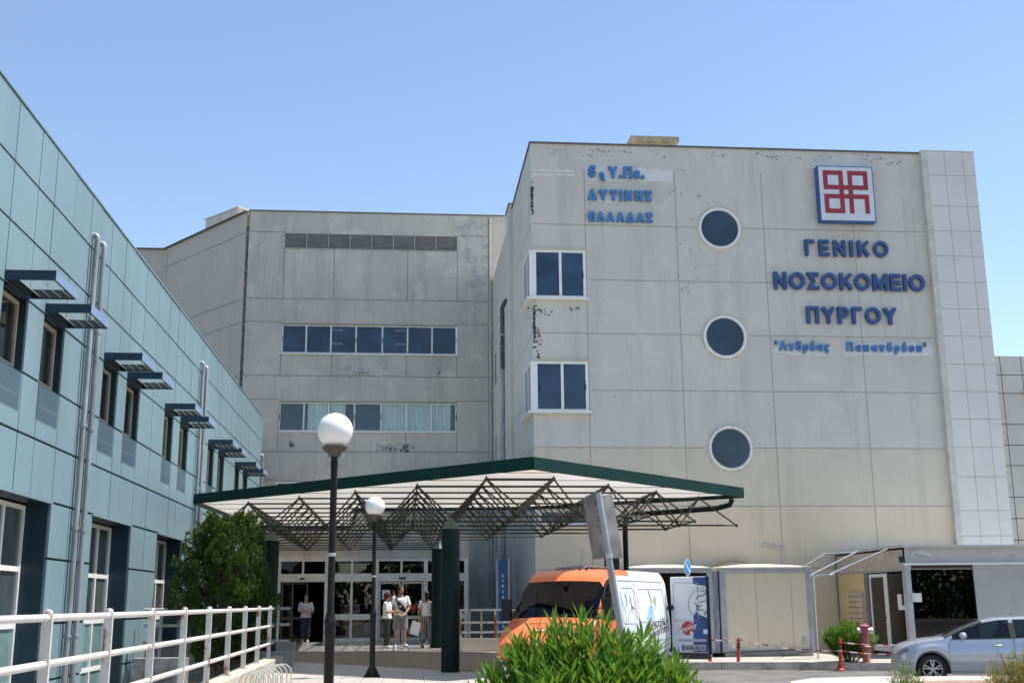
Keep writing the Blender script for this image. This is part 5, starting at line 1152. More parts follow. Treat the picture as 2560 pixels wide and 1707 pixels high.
    # front details
    f = MB(); f.box((2.45 + .06) * sc, (2.45 - .3) * sc, -.86 * sc, .86 * sc, .30, .66); f.build("bumper", simple("dark grey bumper plastic", (.07, .07, .072), .6, var=.2), t, local=True, bevel=.05)
    g = MB(); g.box((2.45 + .005) * sc, (2.45 - .02) * sc, -.5, .5, .74, .92); g.build("grille", BLACK, t, local=True)
    for sd in (-1, 1):
        h = MB(); h.hexa([(2.535 - .10, sd * .52, .73), (2.535 - .16, sd * .86, .73), (2.3, sd * .88, .73), (2.35, sd * .52, .73), (2.535 - .13, sd * .52, .95), (2.535 - .19, sd * .85, .95), (2.3, sd * .87, .95), (2.35, sd * .52, .95)]); h.v = [(x + .095, y, z) for x, y, z in h.v]
        h.build("headlight", glass("van headlight lens", (.42, .43, .42), .1, .6), t, local=True)
        m_ = MB(); m_.box(1.52, 1.62, min(sd * 1.04, sd * 1.24), max(sd * 1.04, sd * 1.24), 1.42, 1.86); m_.tube([(1.6, sd * 1.06, 1.5), (1.62, sd * .9, 1.46)], .02, 8); m_.tube([(1.6, sd * 1.06, 1.68), (1.55, sd * .9, 1.66)], .014, 8); m_.build("wing_mirror", BLACK, t, local=True, bevel=.03)
    vt = MB(); vt.box((2.45 - .62) * sc, (2.45 - .56) * sc, -.42, .62, 1.30 * sc, 1.325 * sc); vt.v = [(x, y, z + .012) for x, y, z in vt.v]; vt.build("hood_vent", BLACK, t, local=True)
    hb = MB(); hb.sphere(((2.45 - .36) * sc, -.05, 1.20 * sc), (.12, .26, .018), 14, 6); hb.build("hood_badge", simple("white badge", (.65, .6, .58), .5), t, local=True)
    wp = MB(); wp.tube([((2.45 - .80) * sc, -.7, 1.44 * sc), ((2.45 - .81) * sc, 0, 1.50 * sc), ((2.45 - .80) * sc, .7, 1.48 * sc)], .012, 6); wp.build("wiper", BLACK, t, local=True)
    sk = MB(); sk.tube([((2.45 - 1.9) * sc, 0.1, 2.39 * sc), ((2.45 - 1.9) * sc - .06, .16, 2.39 * sc + .42)], .004, 5); sk.lathe([(.03, 0), (.03, .05), (.0, .06)], ((2.45 - 1.9) * sc, .1, 2.375 * sc), 8); sk.build("antenna", BLACK, t, local=True)
    sk = MB(); sk.lathe([(.025, 0), (.02, .06), (.0, .07)], ((2.45 - 1.85) * sc, .28, 2.375 * sc), 8); sk.build("antenna", BLACK, t, local=True)
    rr = MB(); n = 24
    for k_ in range(n): 
        a = 2 * math.pi * k_ / n; rr.tube([((2.45 - 2.35) * sc + .3 * math.cos(a), -.05 + .62 * math.sin(a), 2.43 * sc), ((2.45 - 2.35) * sc + .1 * math.cos(a + .7), -.05 + .2 * math.sin(a + .7), 2.44 * sc + .03)], .014, 5)
    rr.build("roof_net", simple("grey roof netting", (.2, .2, .22), .8), t, local=True)
    for i, (sw, zw) in enumerate(wh):
        for sd in (-1, 1): wheel(t, ((2.45 - sw) * sc, sd * .80, zw), .34, .2, simple("dull van wheel", (.3, .3, .3), .5, .5), sd, 6, False)
    u = MB(); u.box(-2.4, 2.2, -.75, .75, .3, .6); u.build("underbody", BLACK, t, local=True)
    # cargo hold (dark) and the open rear door
    c = MB(); xb = -2.45 * sc
    c.box(xb + .02, xb + .03, -.86, .86, .6, 2.3); c.build("cargo_opening", BLACK, t, local=True)
    rb_ = MB(); rb_.box(xb - .06, xb + .14, .55, .97, .34, .58); rb_.build("rear_bumper_corner", simple("dull red brown corner", (.25, .07, .06), .6), t, local=True)
    d = MB(); y0, y1, z0, z1 = 1.02, 1.90, .64, 2.34; xd = xb + .02
    d.box(xd - .05, xd, y0, y1, z0, z1); o = d.build("rear_door", VWHT, t, local=True, bevel=.02)
    df = lambda a, b, d_: (xd + .002 - d_, a, b)      # a to the right when seen from the front
    e = MB(); pbox(e, df, y1 - .02, y1 + .05, z0 - .02, z1 - .0, 0, .05); e.build("door_edge", BLACK, o, local=True)
    e = MB(); pbox(e, df, y0, y1 + .02, z0 - .14, z0 - .002, .0, .05); e.build("door_sill", simple("dark door sill", (.05, .05, .05), .7), o, local=True)
    b = MB()
    b.add([df(a, z, -.003) for a, z in ((y0 + .56, z1 - .01), (y1 - .02, z1 - .01), (y1 - .02, z1 - .22), (y0 + .75, z1 - .2), (y0 + .56, z1 - .16))], [(0, 1, 2, 3, 4)])
    b.add([df(a, z, -.003) for a, z in ((y0 + .5, z0 + .02), (y1 - .02, z0 + .02), (y1 - .02, z0 + .78), (y0 + .70, z0 + .84), (y0 + .6, z0 + .92), (y0 + .54, z0 + .8))], [(0, 1, 2, 3, 4, 5)])
    b.build("blue_sticker", BLU, o, local=True)
    k = MB(); cx, cz, rc = y0 + .78, z0 + 1.08, .34
    for i in range(26):
        a = R_(75) + R_(235) * i / 25; rr_ = rc * (1 + .04 * (i % 2)); a2 = a + R_(5)
        p, q = (cx + rr_ * math.cos(a), cz + rr_ * math.sin(a)), (cx + rr_ * 1.02 * math.cos(a2), cz + rr_ * 1.02 * math.sin(a2))
        if p[0] < y1 - .03 and q[0] < y1 - .03: k.bar(df(*p, -.006), df(*q, -.006), .012, .016, up=(1, 0, 0))
    for pts in ([(.62, 1.20), (.70, 1.27), (.78, 1.26), (.85, 1.33)], [(.58, 1.12), (.66, 1.02), (.74, 1.06)], [(.64, .98), (.82, .92)], [(.70, 1.12), (.84, 1.16)], [(.72, 1.36), (.85, 1.38)], [(.63, .92), (.63, 1.05)], [(.80, .84), (.86, .92)]):
        for p, q in zip(pts, pts[1:]): k.bar(df(y0 + p[0], z0 + p[1], -.006), df(y0 + q[0], z0 + q[1], -.006), .014, .02, up=(1, 0, 0))
    k.build("cap_outline_sticker", INK, o, local=True)
    for i in range(1):
        r = .055; pr_ = [(y0 + .07, z0 + .72), (y0 + .66, z0 + .72), (y0 + .66, z1 - .14), (y0 + .12, z1 - .14), (y0 + .07, z1 - .2), (y0 + .07, z0 + .72)]
        m_ = MB(); m_.tube([df(a, z, -.002) for a, z in pr_], .008, 5); m_.build("door_pressing", SH, o, local=True)
    m_ = MB(); n = 30; m_.add([df(y0 + .40 + .155 * math.cos(2 * math.pi * i / n), z0 + .545 + .155 * math.sin(2 * math.pi * i / n), -.0085) for i in range(n)], [tuple(range(n))]); m_.build("red_disc_sticker", simple("red disc sticker", (.5, .04, .05), .45), o, local=True)
    tl = lambda a, b, d_: df(y0 + a, z0 + b + (a - .4) * .32, d_ * .3 - .010)
    lettering("door_lettering", "Replay", tl, .16, .62, .47, .62, -.01, 0, simple("cream lettering", (.62, .6, .56), .5), o, .02, True)
    m_ = MB(); m_.add([df(y0 + a, z0 + b, -.0105) for a, b in ((.44, .40), (.53, .43), (.46, .50))], [(0, 1, 2)]); m_.build("white_triangle_sticker", VWHT, o, local=True)
    pl = MB(); pbox(pl, df, y0 + .24, y0 + .80, z0 + .05, z0 + .18, -.014, 0); pl.build("number_plate", simple("dirty white plate", (.5, .49, .45), .5), o, local=True)
    pl = MB(); pbox(pl, df, y0 + .242, y0 + .29, z0 + .052, z0 + .178, -.0165, -.0142); pl.build("plate_band", simple("plate blue", (.02, .08, .4), .5), o, local=True)
    lettering("plate_lettering", "HAK-4216", df, y0 + .31, y0 + .78, z0 + .07, z0 + .16, -.018, -.0145, INK, o, .02, True)
    pl = MB(); pbox(pl, df, y0 + .16, y1 - .06, z0 + .25, z0 + .31, -.012, 0); pl.build("door_ledge", SH, o, local=True)
    pl = MB(); pbox(pl, df, y1 - .12, y1 - .02, z0 + .42, z0 + .52, -.01, 0); pl.build("door_latch", VWHT, o, local=True)
    for z in (z0 + .05, z0 + 1.0): h = MB(); h.tube([(xd - .02, .93, z), (xd + .03, .95, z), (xd + .05, 1.02, z + .02), (xd + .03, 1.08, z + .02)], .035, 8); h.box(xd + .0, xd + .05, 1.0, 1.09, z - .04, z + .06); h.build("hinge", BLACK, o, local=True)
van()

# ------------------------------------------------------------------ people
def remesh(name, mb, vox, mt, parent, sm=6):
    me = bpy.data.meshes.new(name); me.from_pydata(mb.v, [], mb.f); b = bmesh.new(); b.from_mesh(me); bmesh.ops.recalc_face_normals(b, faces=b.faces); b.to_mesh(me); b.free()
    o = bpy.data.objects.new(name, me); COL.objects.link(o)
    r = o.modifiers.new("r", 'REMESH'); r.mode = 'VOXEL'; r.voxel_size = vox
    s_ = o.modifiers.new("s", 'SMOOTH'); s_.iterations = sm; s_.factor = .5
    bpy.context.view_layer.update()
    m2 = bpy.data.meshes.new_from_object(o.evaluated_get(bpy.context.evaluated_depsgraph_get()))
    bpy.data.objects.remove(o); m2.materials.clear(); m2.materials.append(mt); m2.polygons.foreach_set("use_smooth", [True] * len(m2.polygons)); m2.name = name
    return link(name, m2, parent, True)
def limb(mb, pts, rad, n=10):
    P = [Vector(p) for p in pts]; out = []; rr = []
    for i in range(len(P) - 1):
        for q in range(4):
            u = q / 4; out.append(P[i].lerp(P[i + 1], u)); rr.append(rad[i] + (rad[i + 1] - rad[i]) * u)
    out.append(P[-1]); rr.append(rad[-1])
    mb.tube(out, rr, n); mb.sphere(out[0], rr[0], 10, 6); mb.sphere(out[-1], rr[-1], 10, 6)
def hand(mb, wrist, d, up, H, curl=.5):
    d = Vector(d).normalized(); up = Vector(up); sd = d.cross(up).normalized(); up = sd.cross(d); w_ = Vector(wrist)
    limb(mb, [w_, w_ + d * .045 * H], [.017 * H, .02 * H])
    for k in range(4):
        b = w_ + d * .05 * H + sd * (k - 1.5) * .0105 * H; L = (.040, .046, .043, .034)[k] * H; d2 = (d * (1 - curl) + up * curl).normalized()
        limb(mb, [b, b + d * L * .5, b + d * L * .5 + d2 * L * .5], [.0052 * H, .005 * H, .0045 * H], 6)
    b = w_ + d * .018 * H + sd * .018 * H; limb(mb, [b, b + (d + sd * .9).normalized() * .026 * H, b + (d * 1.3 + sd * .6).normalized() * .045 * H], [.0062 * H, .0056 * H, .005 * H], 6)
SKIN = simple("warm skin", (.42, .22, .14), .55, var=.08); SKIN2 = simple("tanned skin", (.30, .15, .09), .55, var=.08)
def person(label, loc, rz, H, P, wear, skin=SKIN, fat=1.0, group=None):
    t = thing("person", label, "person", loc, rz, group)
    S_ = lambda p: tuple(c * H for c in p)
    hip, kn, an, el, wr, sh = P['hip'], P['knee'], P['ankle'], P['elbow'], P['wrist'], P.get('sh', [(-.108, 0, .805), (.108, 0, .805)])
    b = MB(); f = fat
    tor = [((0, 0, .50), (.062 * f, .088 * f)), ((0, 0, .55), (.066 * f, .092 * f)), ((0, .0, .62), (.055 * f, .078 * f)), ((0, -.004, .70), (.062 * f, .088 * f)), ((0, 0, .77), (.06 * f, .10 * f)), ((0, .004, .81), (.046, .085)), ((0, .006, .835), (.034, .045)), ((0, .004, .87), (.031, .033)), ((0, -.004, .89), (.031, .033))]
    b.tube([S_(p) for p, r in tor], [(r[0] * H, r[1] * H) for p, r in tor], 16)
    hx, hy = P.get('look', (0, 0))
    hc = Vector((0, -.012, .932)) * H; hr = Matrix.Rotation(hx, 3, 'Z') @ Matrix.Rotation(hy, 3, 'X')
    def hp(x, y, z): return tuple(hc + hr @ (Vector((x, y, z)) * H))
    def blob(c, r): 
        m2 = MB(); m2.sphere((0, 0, 0), tuple(q * H for q in r), 14, 9); m2.v = [tuple(Vector(hp(*c)) + hr @ Vector(v)) for v in m2.v]; b.add(m2.v, m2.f)
    blob((0, .004, .012), (.043, .054, .056)); blob((0, -.018, -.028), (.033, .034, .038)); blob((0, -.056, -.008), (.008, .011, .013)); blob((0, -.045, -.052), (.014, .010, .010)); blob((.044, .004, -.006), (.006, .011, .018)); blob((-.044, .004, -.006), (.006, .011, .018)); blob((0, -.049, -.03), (.016, .006, .005))
    for i in range(2):
        limb(b, [S_(hip[i]), S_(kn[i]), S_(an[i])], [.053 * H * f, .034 * H * f, .021 * H])
        ax, ay, az = an[i]; toe = P.get('toe', [(0, -.11), (0, -.11)])[i]
        limb(b, [S_((ax, ay + .012, .028)), S_((ax + toe[0] * .5, ay + toe[1] * .5, .022)), S_((ax + toe[0], ay + toe[1], .014))], [.023 * H, .023 * H, .015 * H])
        limb(b, [S_(sh[i]), S_(el[i]), S_(wr[i])], [.033 * H * f, .024 * H * f, .016 * H])
        hd = P.get('hand', [(0, -.2, -1), (0, -.2, -1)])[i]; hand(b, S_(wr[i]), hd, P.get('hup', (0, -1, 0)), H)
    remesh("body", b, .0075, skin, t, 4)
    hm = wear['hair_mat']; h = MB()
    for c, r in wear['hair']:
        m2 = MB(); m2.sphere((0, 0, 0), tuple(q * H for q in r), 14, 9); h.add([tuple(Vector(hp(*c)) + hr @ Vector(v)) for v in m2.v], m2.f)
    remesh("hair", h, .012, hm, t, 2)
    for x in (-.017, .017):
        e = MB(); e.sphere(hp(x, -.047, .006), .0055 * H, 8, 6); e.build("eye", BLACK, t, local=True)
    c = MB(); g_ = .013
    for (p, r) in tor[1:7] if not wear.get('crop') else tor[2:7]: pass
    tt = [(p, (r[0] + g_, r[1] + g_)) for p, r in tor if wear.get('hem', .53) <= p[2] <= .83]; tt = [((0, 0, wear.get('hem', .53)), (tt[0][1][0] + .003, tt[0][1][1] + .003))] + tt
    c.tube([S_(p) for p, r in tt], [(r[0] * H, r[1] * H) for p, r in tt], 18)
    for i in range(2):
        u = wear.get('sleeve', .55); m = tuple(sh[i][k] + (el[i][k] - sh[i][k]) * u for k in range(3)); limb(c, [S_(sh[i]), S_(m)], [.037 * H * f, .037 * H * f])
    remesh("shirt", c, .011, wear['shirt'], t, 3)
    c = MB(); tt = [((0, 0, .495), (.072 * f, .10 * f)), ((0, 0, .54), (.074 * f, .101 * f)), ((0, 0, .60), (.064 * f, .088 * f))]
    c.tube([S_(p) for p, r in tt], [(r[0] * H, r[1] * H) for p, r in tt], 18)
    ln = wear.get('leg', 1.0)
    for i in range(2):
        pts = [hip[i], kn[i], an[i]]
        if ln <= 1: e = tuple(hip[i][k] + (kn[i][k] - hip[i][k]) * ln for k in range(3)); limb(c, [S_(hip[i]), S_(e)], [.066 * H * f, wear.get('cuff', .058) * H * f])
        else: e = tuple(kn[i][k] + (an[i][k] - kn[i][k]) * (ln - 1) for k in range(3)); limb(c, [S_(hip[i]), S_(kn[i]), S_(e)], [.064 * H * f, wear.get('kneer', .045) * H * f, wear.get('cuff', .032) * H])
    remesh(wear.get('bottom_name', "trousers"), c, .011, wear['bottom'], t, 3)
    for i in range(2):
        ax, ay, az = an[i]; toe = P.get('toe', [(0, -.11), (0, -.11)])[i]; c = MB()
        limb(c, [S_((ax, ay + .014, .024)), S_((ax + toe[0] * .5, ay + toe[1] * .5, .02)), S_((ax + toe[0], ay + toe[1], .014))], [.029 * H, .028 * H, .02 * H]); remesh("shoe", c, .01, wear['shoe'], t, 2)
    return t
WT = simple("white cotton", (.72, .71, .70), .9, var=.05, vs=6, bmp=.2, bs=20)
stand = dict(hip=[(-.05, 0, .50), (.05, 0, .50)], knee=[(-.055, -.008, .27), (.055, -.008, .27)], ankle=[(-.055, .01, .045), (.055, .01, .045)], elbow=[(-.135, .02, .64), (.135, .02, .64)], wrist=[(-.14, -.03, .50), (.14, -.03, .50)])
short = [((0, .012, .022), (.047, .056, .055)), ((0, .02, .0), (.045, .045, .05))]
# man: hands clasped low in front, looking to his left (picture right)
pm = dict(stand); pm.update(ankle=[(-.075, .01, .045), (.075, .01, .045)], knee=[(-.067, -.008, .27), (.067, -.008, .27)], elbow=[(-.155, -.01, .645), (.155, -.02, .645)], wrist=[(-.045, -.125, .535), (.05, -.12, .54)], hand=[(.7, -.3, -.6), (-.7, -.3, -.6)], look=(R_(42), R_(4)), toe=[(-.02, -.105), (.06, -.09)])
person("bearded man in white t-shirt and grey shorts, hands clasped low in front", (-.11, 36.25, .56), R_(8), 1.80, pm,
       dict(hair=short + [((0, -.03, -.045), (.028, .028, .022))], hair_mat=simple("dark hair", (.02, .014, .01), .7), shirt=WT, bottom=simple("grey shorts cloth", (.24, .225, .22), .9), leg=.82, cuff=.062, shoe=simple("white trainer", (.7, .7, .69), .6), sleeve=.62, hem=.52, bottom_name="shorts"), SKIN, 1.12)
sb = MB(); B0 = Vector((-.11, 36.25, .56)); 
sb.tube([B0 + Vector(p) for p in ((-.17, .02, 1.47), (-.13, -.115, 1.42), (-.06, -.15, 1.30), (.02, -.17, 1.18))], [(.02, .035)] * 4, 8)
o_ = thing("sling_bag", "black sling bag worn across the man's chest", "bag", tuple(B0 + Vector((0, -.16, 1.1)))); sb.build("strap", simple("black bag cloth", (.015, .016, .022), .8), o_, smooth=True)
sb = MB(); sb.tube([B0 + Vector(p) for p in ((-.07, -.16, 1.33), (.0, -.185, 1.22), (.08, -.19, 1.12), (.15, -.15, 1.05))], [(.03, .05), (.045, .085), (.045, .085), (.03, .05)], 12); sb.build("pouch", simple("black bag cloth", (.015, .016, .022), .8), o_, smooth=True)
sb = MB(); sb.sphere(B0 + Vector((-.01, -.235, 1.2)), (.03, .008, .025), 10, 6); sb.build("pale_logo", simple("pale patch", (.6, .6, .5), .7), o_)
# red haired woman, side on, facing picture right
pw = dict(stand); pw.update(elbow=[(-.12, -.02, .65), (.12, .0, .64)], wrist=[(-.06, -.16, .66), (.09, -.15, .645)], hand=[(.2, -1, .2), (-.1, -1, .2)], look=(R_(5), R_(8)), hup=(0, 0, 1))
person("woman with dark red hair in white t-shirt and dark olive trousers, side on", (-.5, 35.45, .56), R_(72), 1.60, pw,
       dict(hair=[((0, .014, .03), (.060, .066, .062)), ((0, .035, -.01), (.058, .05, .06)), ((.03, .0, .03), (.04, .05, .05)), ((-.03, .0, .03), (.04, .05, .05))], hair_mat=simple("dark red hair", (.085, .014, .018), .8, var=.4, vs=30, bmp=.5), shirt=WT, bottom=simple("dark olive trousers", (.03, .034, .026), .9), leg=1.85, shoe=simple("pale sandal", (.5, .45, .4), .7), sleeve=.8, cuff=.034), SKIN, 1.1)
# woman from behind with striped trousers
pb = dict(stand); pb.update(ankle=[(-.085, .0, .045), (.075, .02, .045)], knee=[(-.07, -.01, .27), (.06, 0, .27)], elbow=[(-.13, -.02, .65), (.15, -.03, .65)], wrist=[(-.13, -.12, .60), (.15, -.1, .53)], hand=[(0, -1, -.2), (0, -.5, -1)])
STR, _nt, _p = nm("black and white striped cloth"); wv = nd(_nt, "ShaderNodeTexWave"); wv.inputs["Scale"].default_value = 5.5; wv.inputs["Distortion"].default_value = 2.5; wv.inputs["Detail"].default_value = 1; wv.inputs["Detail Scale"].default_value = .6
_nt.links.new(coords(_nt, (1, .6, .12)), wv.inputs["Vector"]); rm = nd(_nt, "ShaderNodeMapRange"); rm.inputs[1].default_value = .74; rm.inputs[2].default_value = .8; _nt.links.new(wv.outputs["Fac"], rm.inputs[0]); _nt.links.new(mix(_nt, rm.outputs[0], (.012, .012, .014), (.62, .6, .56)), _p.inputs["Base Color"])
person("dark haired woman seen from behind in white top and striped trousers", (.68, 35.5, .56), R_(172), 1.63, pb,
       dict(hair=[((0, .01, .022), (.052, .06, .06)), ((0, .04, -.02), (.045, .04, .055)), ((0, .045, -.06), (.03, .025, .04))], hair_mat=simple("black hair", (.012, .01, .01), .6), shirt=WT, bottom=STR, leg=1.55, kneer=.066, cuff=.068, shoe=simple("dark sandal", (.1, .06, .04), .7), sleeve=.45, hem=.555), SKIN2, .98)
t = thing("shoulder_bag", "pink beige slouchy shoulder bag hanging at the woman's left side", "bag", (.46, 35.4, 1.0))
m_ = MB(); m_.sphere((.46, 35.36, 1.14), (.15, .10, .15), 18, 12); m_.sphere((.47, 35.37, 1.22), (.10, .07, .12), 14, 8); m_.build("bag_body", simple("dusty pink leather", (.36, .2, .17), .6, var=.15, vs=8, bmp=.4, bs=14), t, smooth=True)
m_ = MB(); m_.tube([(.42, 35.36, 1.25), (.5, 35.40, 1.65), (.56, 35.47, 1.90), (.58, 35.6, 1.86)], .014, 8); m_.build("strap", simple("dusty pink leather", (.36, .2, .17), .6), t, smooth=True)
t = thing("paper_tote", "white tote bag with yellow handles held beside the pink shoulder bag", "bag", (.33, 35.35, 1.0))
m_ = MB(); m_.hexa([(.17, 35.30, .98), (.42, 35.24, .90), (.44, 35.32, .90), (.19, 35.38, .98), (.25, 35.30, 1.36), (.5, 35.24, 1.28), (.51, 35.28, 1.28), (.26, 35.34, 1.36)]); m_.build("bag_body", simple("white tote", (.66, .68, .68), .7), t)
m_ = MB(); m_.tube([(.33, 35.29, 1.33), (.40, 35.30, 1.5), (.45, 35.29, 1.30)], .012, 6); m_.build("handle", simple("yellow handle", (.6, .48, .03), .6), t, smooth=True)
# woman in the open doorway
pd = dict(stand); pd.update(elbow=[(-.15, .02, .65), (.15, -.0, .645)], wrist=[(-.02, -.12, .645), (.11, -.13, .60)], hand=[(1, -.3, .1), (-.4, -.8, .1)], look=(R_(14), R_(2)))
t = person("woman in lilac t-shirt and navy trousers with lowered face mask in the doorway", (-3.42, 41.75, .56), R_(6), 1.62, pd,
       dict(hair=short + [((0, .035, .03), (.03, .03, .03))], hair_mat=simple("brown grey hair", (.07, .045, .03), .7), shirt=simple("pale lilac cotton", (.52, .45, .52), .9), bottom=simple("navy trousers", (.018, .02, .05), .9), leg=1.7, kneer=.05, cuff=.044, shoe=simple("cream trainer", (.5, .45, .36), .7), sleeve=.7, hem=.515), SKIN, 1.12)
m_ = MB(); m_.sphere((0, -.075, 1.43), (.05, .035, .035), 12, 8); m_.build("face_mask", simple("pale blue mask", (.2, .36, .4), .8), t, local=True, smooth=True)
# driver in the car (dark against the far windows), seated facing the car's front
t = thing("person", "driver in dark clothes sitting behind the wheel of the silver car", "person", (13.49, 25.68, .45), R_(-17.2))
b = MB(); bx = lambda x, y, z: (x, y, z)
b.tube([(0.08, 0, .1), (.08, 0, .2), (.12, 0, .4), (.10, 0, .52), (.07, 0, .56), (.05, 0, .62)], [(.13, .17), (.13, .17), (.12, .19), (.10, .16), (.055, .06), (.05, .05)], 14)
b.sphere((.03, 0, .72), (.095, .075, .115), 14, 10); b.sphere((-.02, 0, .68), (.05, .05, .06), 10, 8); b.sphere((-.07, 0, .70), (.02, .014, .022), 8, 6)
for s_ in (-1, 1):
    limb(b, [(.1, s_ * .19, .48), (-.08, s_ * .24, .26), (-.36, s_ * .16, .38)], [.055, .045, .032]); hand(b, (-.36, s_ * .16, .38), (-1, 0, .3), (0, 0, 1), 1.7)
    limb(b, [(.05, s_ * .1, .1), (-.42, s_ * .12, .16), (-.6, s_ * .12, -.12)], [.085, .06, .04])
remesh("body", b, .009, SKIN2, t)
c = MB(); c.tube([(.08, 0, .09), (.08, 0, .2), (.12, 0, .4), (.10, 0, .54)], [(.15, .19), (.15, .19), (.14, .21), (.11, .17)], 14)
for s_ in (-1, 1): limb(c, [(.1, s_ * .19, .48), (-.05, s_ * .235, .28)], [.07, .058])
remesh("shirt", c, .012, simple("dark shirt", (.02, .02, .025), .9), t)
c = MB(); c.sphere((.055, 0, .745), (.10, .082, .11), 14, 10); remesh("hair", c, .012, simple("black hair", (.012, .01, .01), .6), t)
m_ = MB(); m_.lathe([(.17, -.01), (.18, 0), (.17, .01)], (0, 0, 0), 20, axis='x'); 

# ------------------------------------------------------------------ vegetation
def leafmesh(name, P, D, N, L, W, mt, parent=None, fold=.25, seedw=.45):
    P, D, N = np.asarray(P, float), np.asarray(D, float), np.asarray(N, float); L = np.asarray(L)[:, None]; W = np.asarray(W)[:, None]
    D /= np.linalg.norm(D, axis=1, keepdims=True); Sd = np.cross(D, N); Sd /= np.linalg.norm(Sd, axis=1, keepdims=True) + 1e-9; U = np.cross(Sd, D)
    if name == "long_foliage":
        name = "foliage"; n = len(P); dr = lambda u: D * L * u - U * L * (.10 * u * u)
        V = np.stack([P, P + dr(.28) + Sd * W * .42, P + dr(.28) - Sd * W * .42, P + dr(.3) - U * W * fold, P + dr(.62) + Sd * W * .46, P + dr(.62) - Sd * W * .46, P + dr(.62) - U * W * fold, P + dr(1.0)], 1).reshape(-1, 3); i = np.arange(n)[:, None] * 8
        F = np.concatenate([i + np.array(q) for q in ((0, 3, 1), (0, 2, 3), (1, 3, 6), (1, 6, 4), (3, 2, 5), (3, 5, 6), (4, 6, 7), (6, 5, 7))], 0)
        me = bpy.data.meshes.new(name); me.from_pydata(V.tolist(), [], F.tolist()); me.materials.append(mt); return link(name, me, parent)
    b = P; m = P + D * L * .5 - U * W * fold; l = P + D * L * seedw + Sd * W * .5; r = P + D * L * seedw - Sd * W * .5; tip = P + D * L - U * L * .06
    V = np.stack([b, l, m, r, tip], 1).reshape(-1, 3); n = len(P); i = np.arange(n)[:, None] * 5
    F = np.concatenate([i + np.array(q) for q in ((0, 2, 1), (0, 3, 2), (1, 2, 4), (2, 3, 4))], 0)
    me = bpy.data.meshes.new(name); me.vertices.add(len(V)); me.vertices.foreach_set("co", V.ravel()); me.loops.add(F.size); me.loops.foreach_set("vertex_index", F.ravel().astype(np.int32))
    me.polygons.add(len(F)); me.polygons.foreach_set("loop_start", np.arange(0, F.size, 3, dtype=np.int32)); me.polygons.foreach_set("loop_total", np.full(len(F), 3, np.int32)); me.update(calc_edges=True); me.materials.append(mt)
    me.polygons.foreach_set("use_smooth", [False] * len(F))
    return link(name, me, parent)
OLE = leafmat("oleander leaf", ((.062, .185, .013), (.026, .10, .009), (.14, .29, .03)), 9, .34, .42, .28)
def oleander(name, label, cat, base, rx, ry, h, nshoot, leafL, seed, mt=OLE, low=.25, tilt=1.0, group=None):
    g = np.random.default_rng(seed); t = thing(name, label, cat, base); P, D, N, L, W = [], [], [], [], []; st = MB()
    for k in range(nshoot):
        a = g.uniform(0, 2 * math.pi); r = math.sqrt(g.uniform(0, 1)); hh = h * (1 - .42 * r ** 2.2) * g.uniform(.80, 1.03)
        tipp = np.array([base[0] + rx * r * math.cos(a), base[1] + ry * r * math.sin(a), base[2] + hh]); root = np.array([base[0] + rx * .25 * r * math.cos(a), base[1] + ry * .25 * r * math.sin(a), base[2]])
        mid = root * .5 + tipp * .5 + np.array([math.cos(a) * rx * .12 * r, math.sin(a) * ry * .12 * r, hh * .06])
        if k % 2 == 0: st.tube([tuple(root), tuple(mid), tuple(tipp)], [.008, .006, .003], 5)
        n = int(g.uniform(9, 14))
        for q in range(n):
            u = low + (1 - low) * q / (n - 1); p = (1 - u) ** 2 * root + 2 * u * (1 - u) * mid + u * u * tipp; ax = (2 * (1 - u) * (mid - root) + 2 * u * (tipp - mid)); ax /= np.linalg.norm(ax)
            a0 = g.uniform(0, 6.28)
            for w_ in range(3):
                an = a0 + w_ * 2.094 + g.normal(0, .2); ref = np.cross(ax, [0.3, .5, .8]); ref /= np.linalg.norm(ref); ref2 = np.cross(ax, ref)
                rad = ref * math.cos(an) + ref2 * math.sin(an); op = g.uniform(.4, 1.05) * tilt * (1.25 - .6 * u)
                d = ax * math.cos(op) + rad * math.sin(op) + g.normal(0, .06, 3); P.append(p); D.append(d); N.append(np.cross(d, np.cross(ax, d)) + g.normal(0, .15, 3)); L.append(leafL * g.uniform(.7, 1.15)); W.append(leafL * g.uniform(.13, .185))
    leafmesh("long_foliage", P, D, N, L, W, mt, t); st.build("stem", simple("oleander stem", (.16, .14, .07), .8), t)
    return t
oleander("oleander_bush", "large bright green oleander bush in the foreground in front of the orange van", "bush", (1.42, 9.2, .42), .84, .62, 1.27, 150, .19, 11)
oleander("oleander_bush", "small oleander growing around the pink hydrant by the kiosk", "bush", (12.15, 31.55, .2), .75, .5, 1.05, 110, .17, 12)
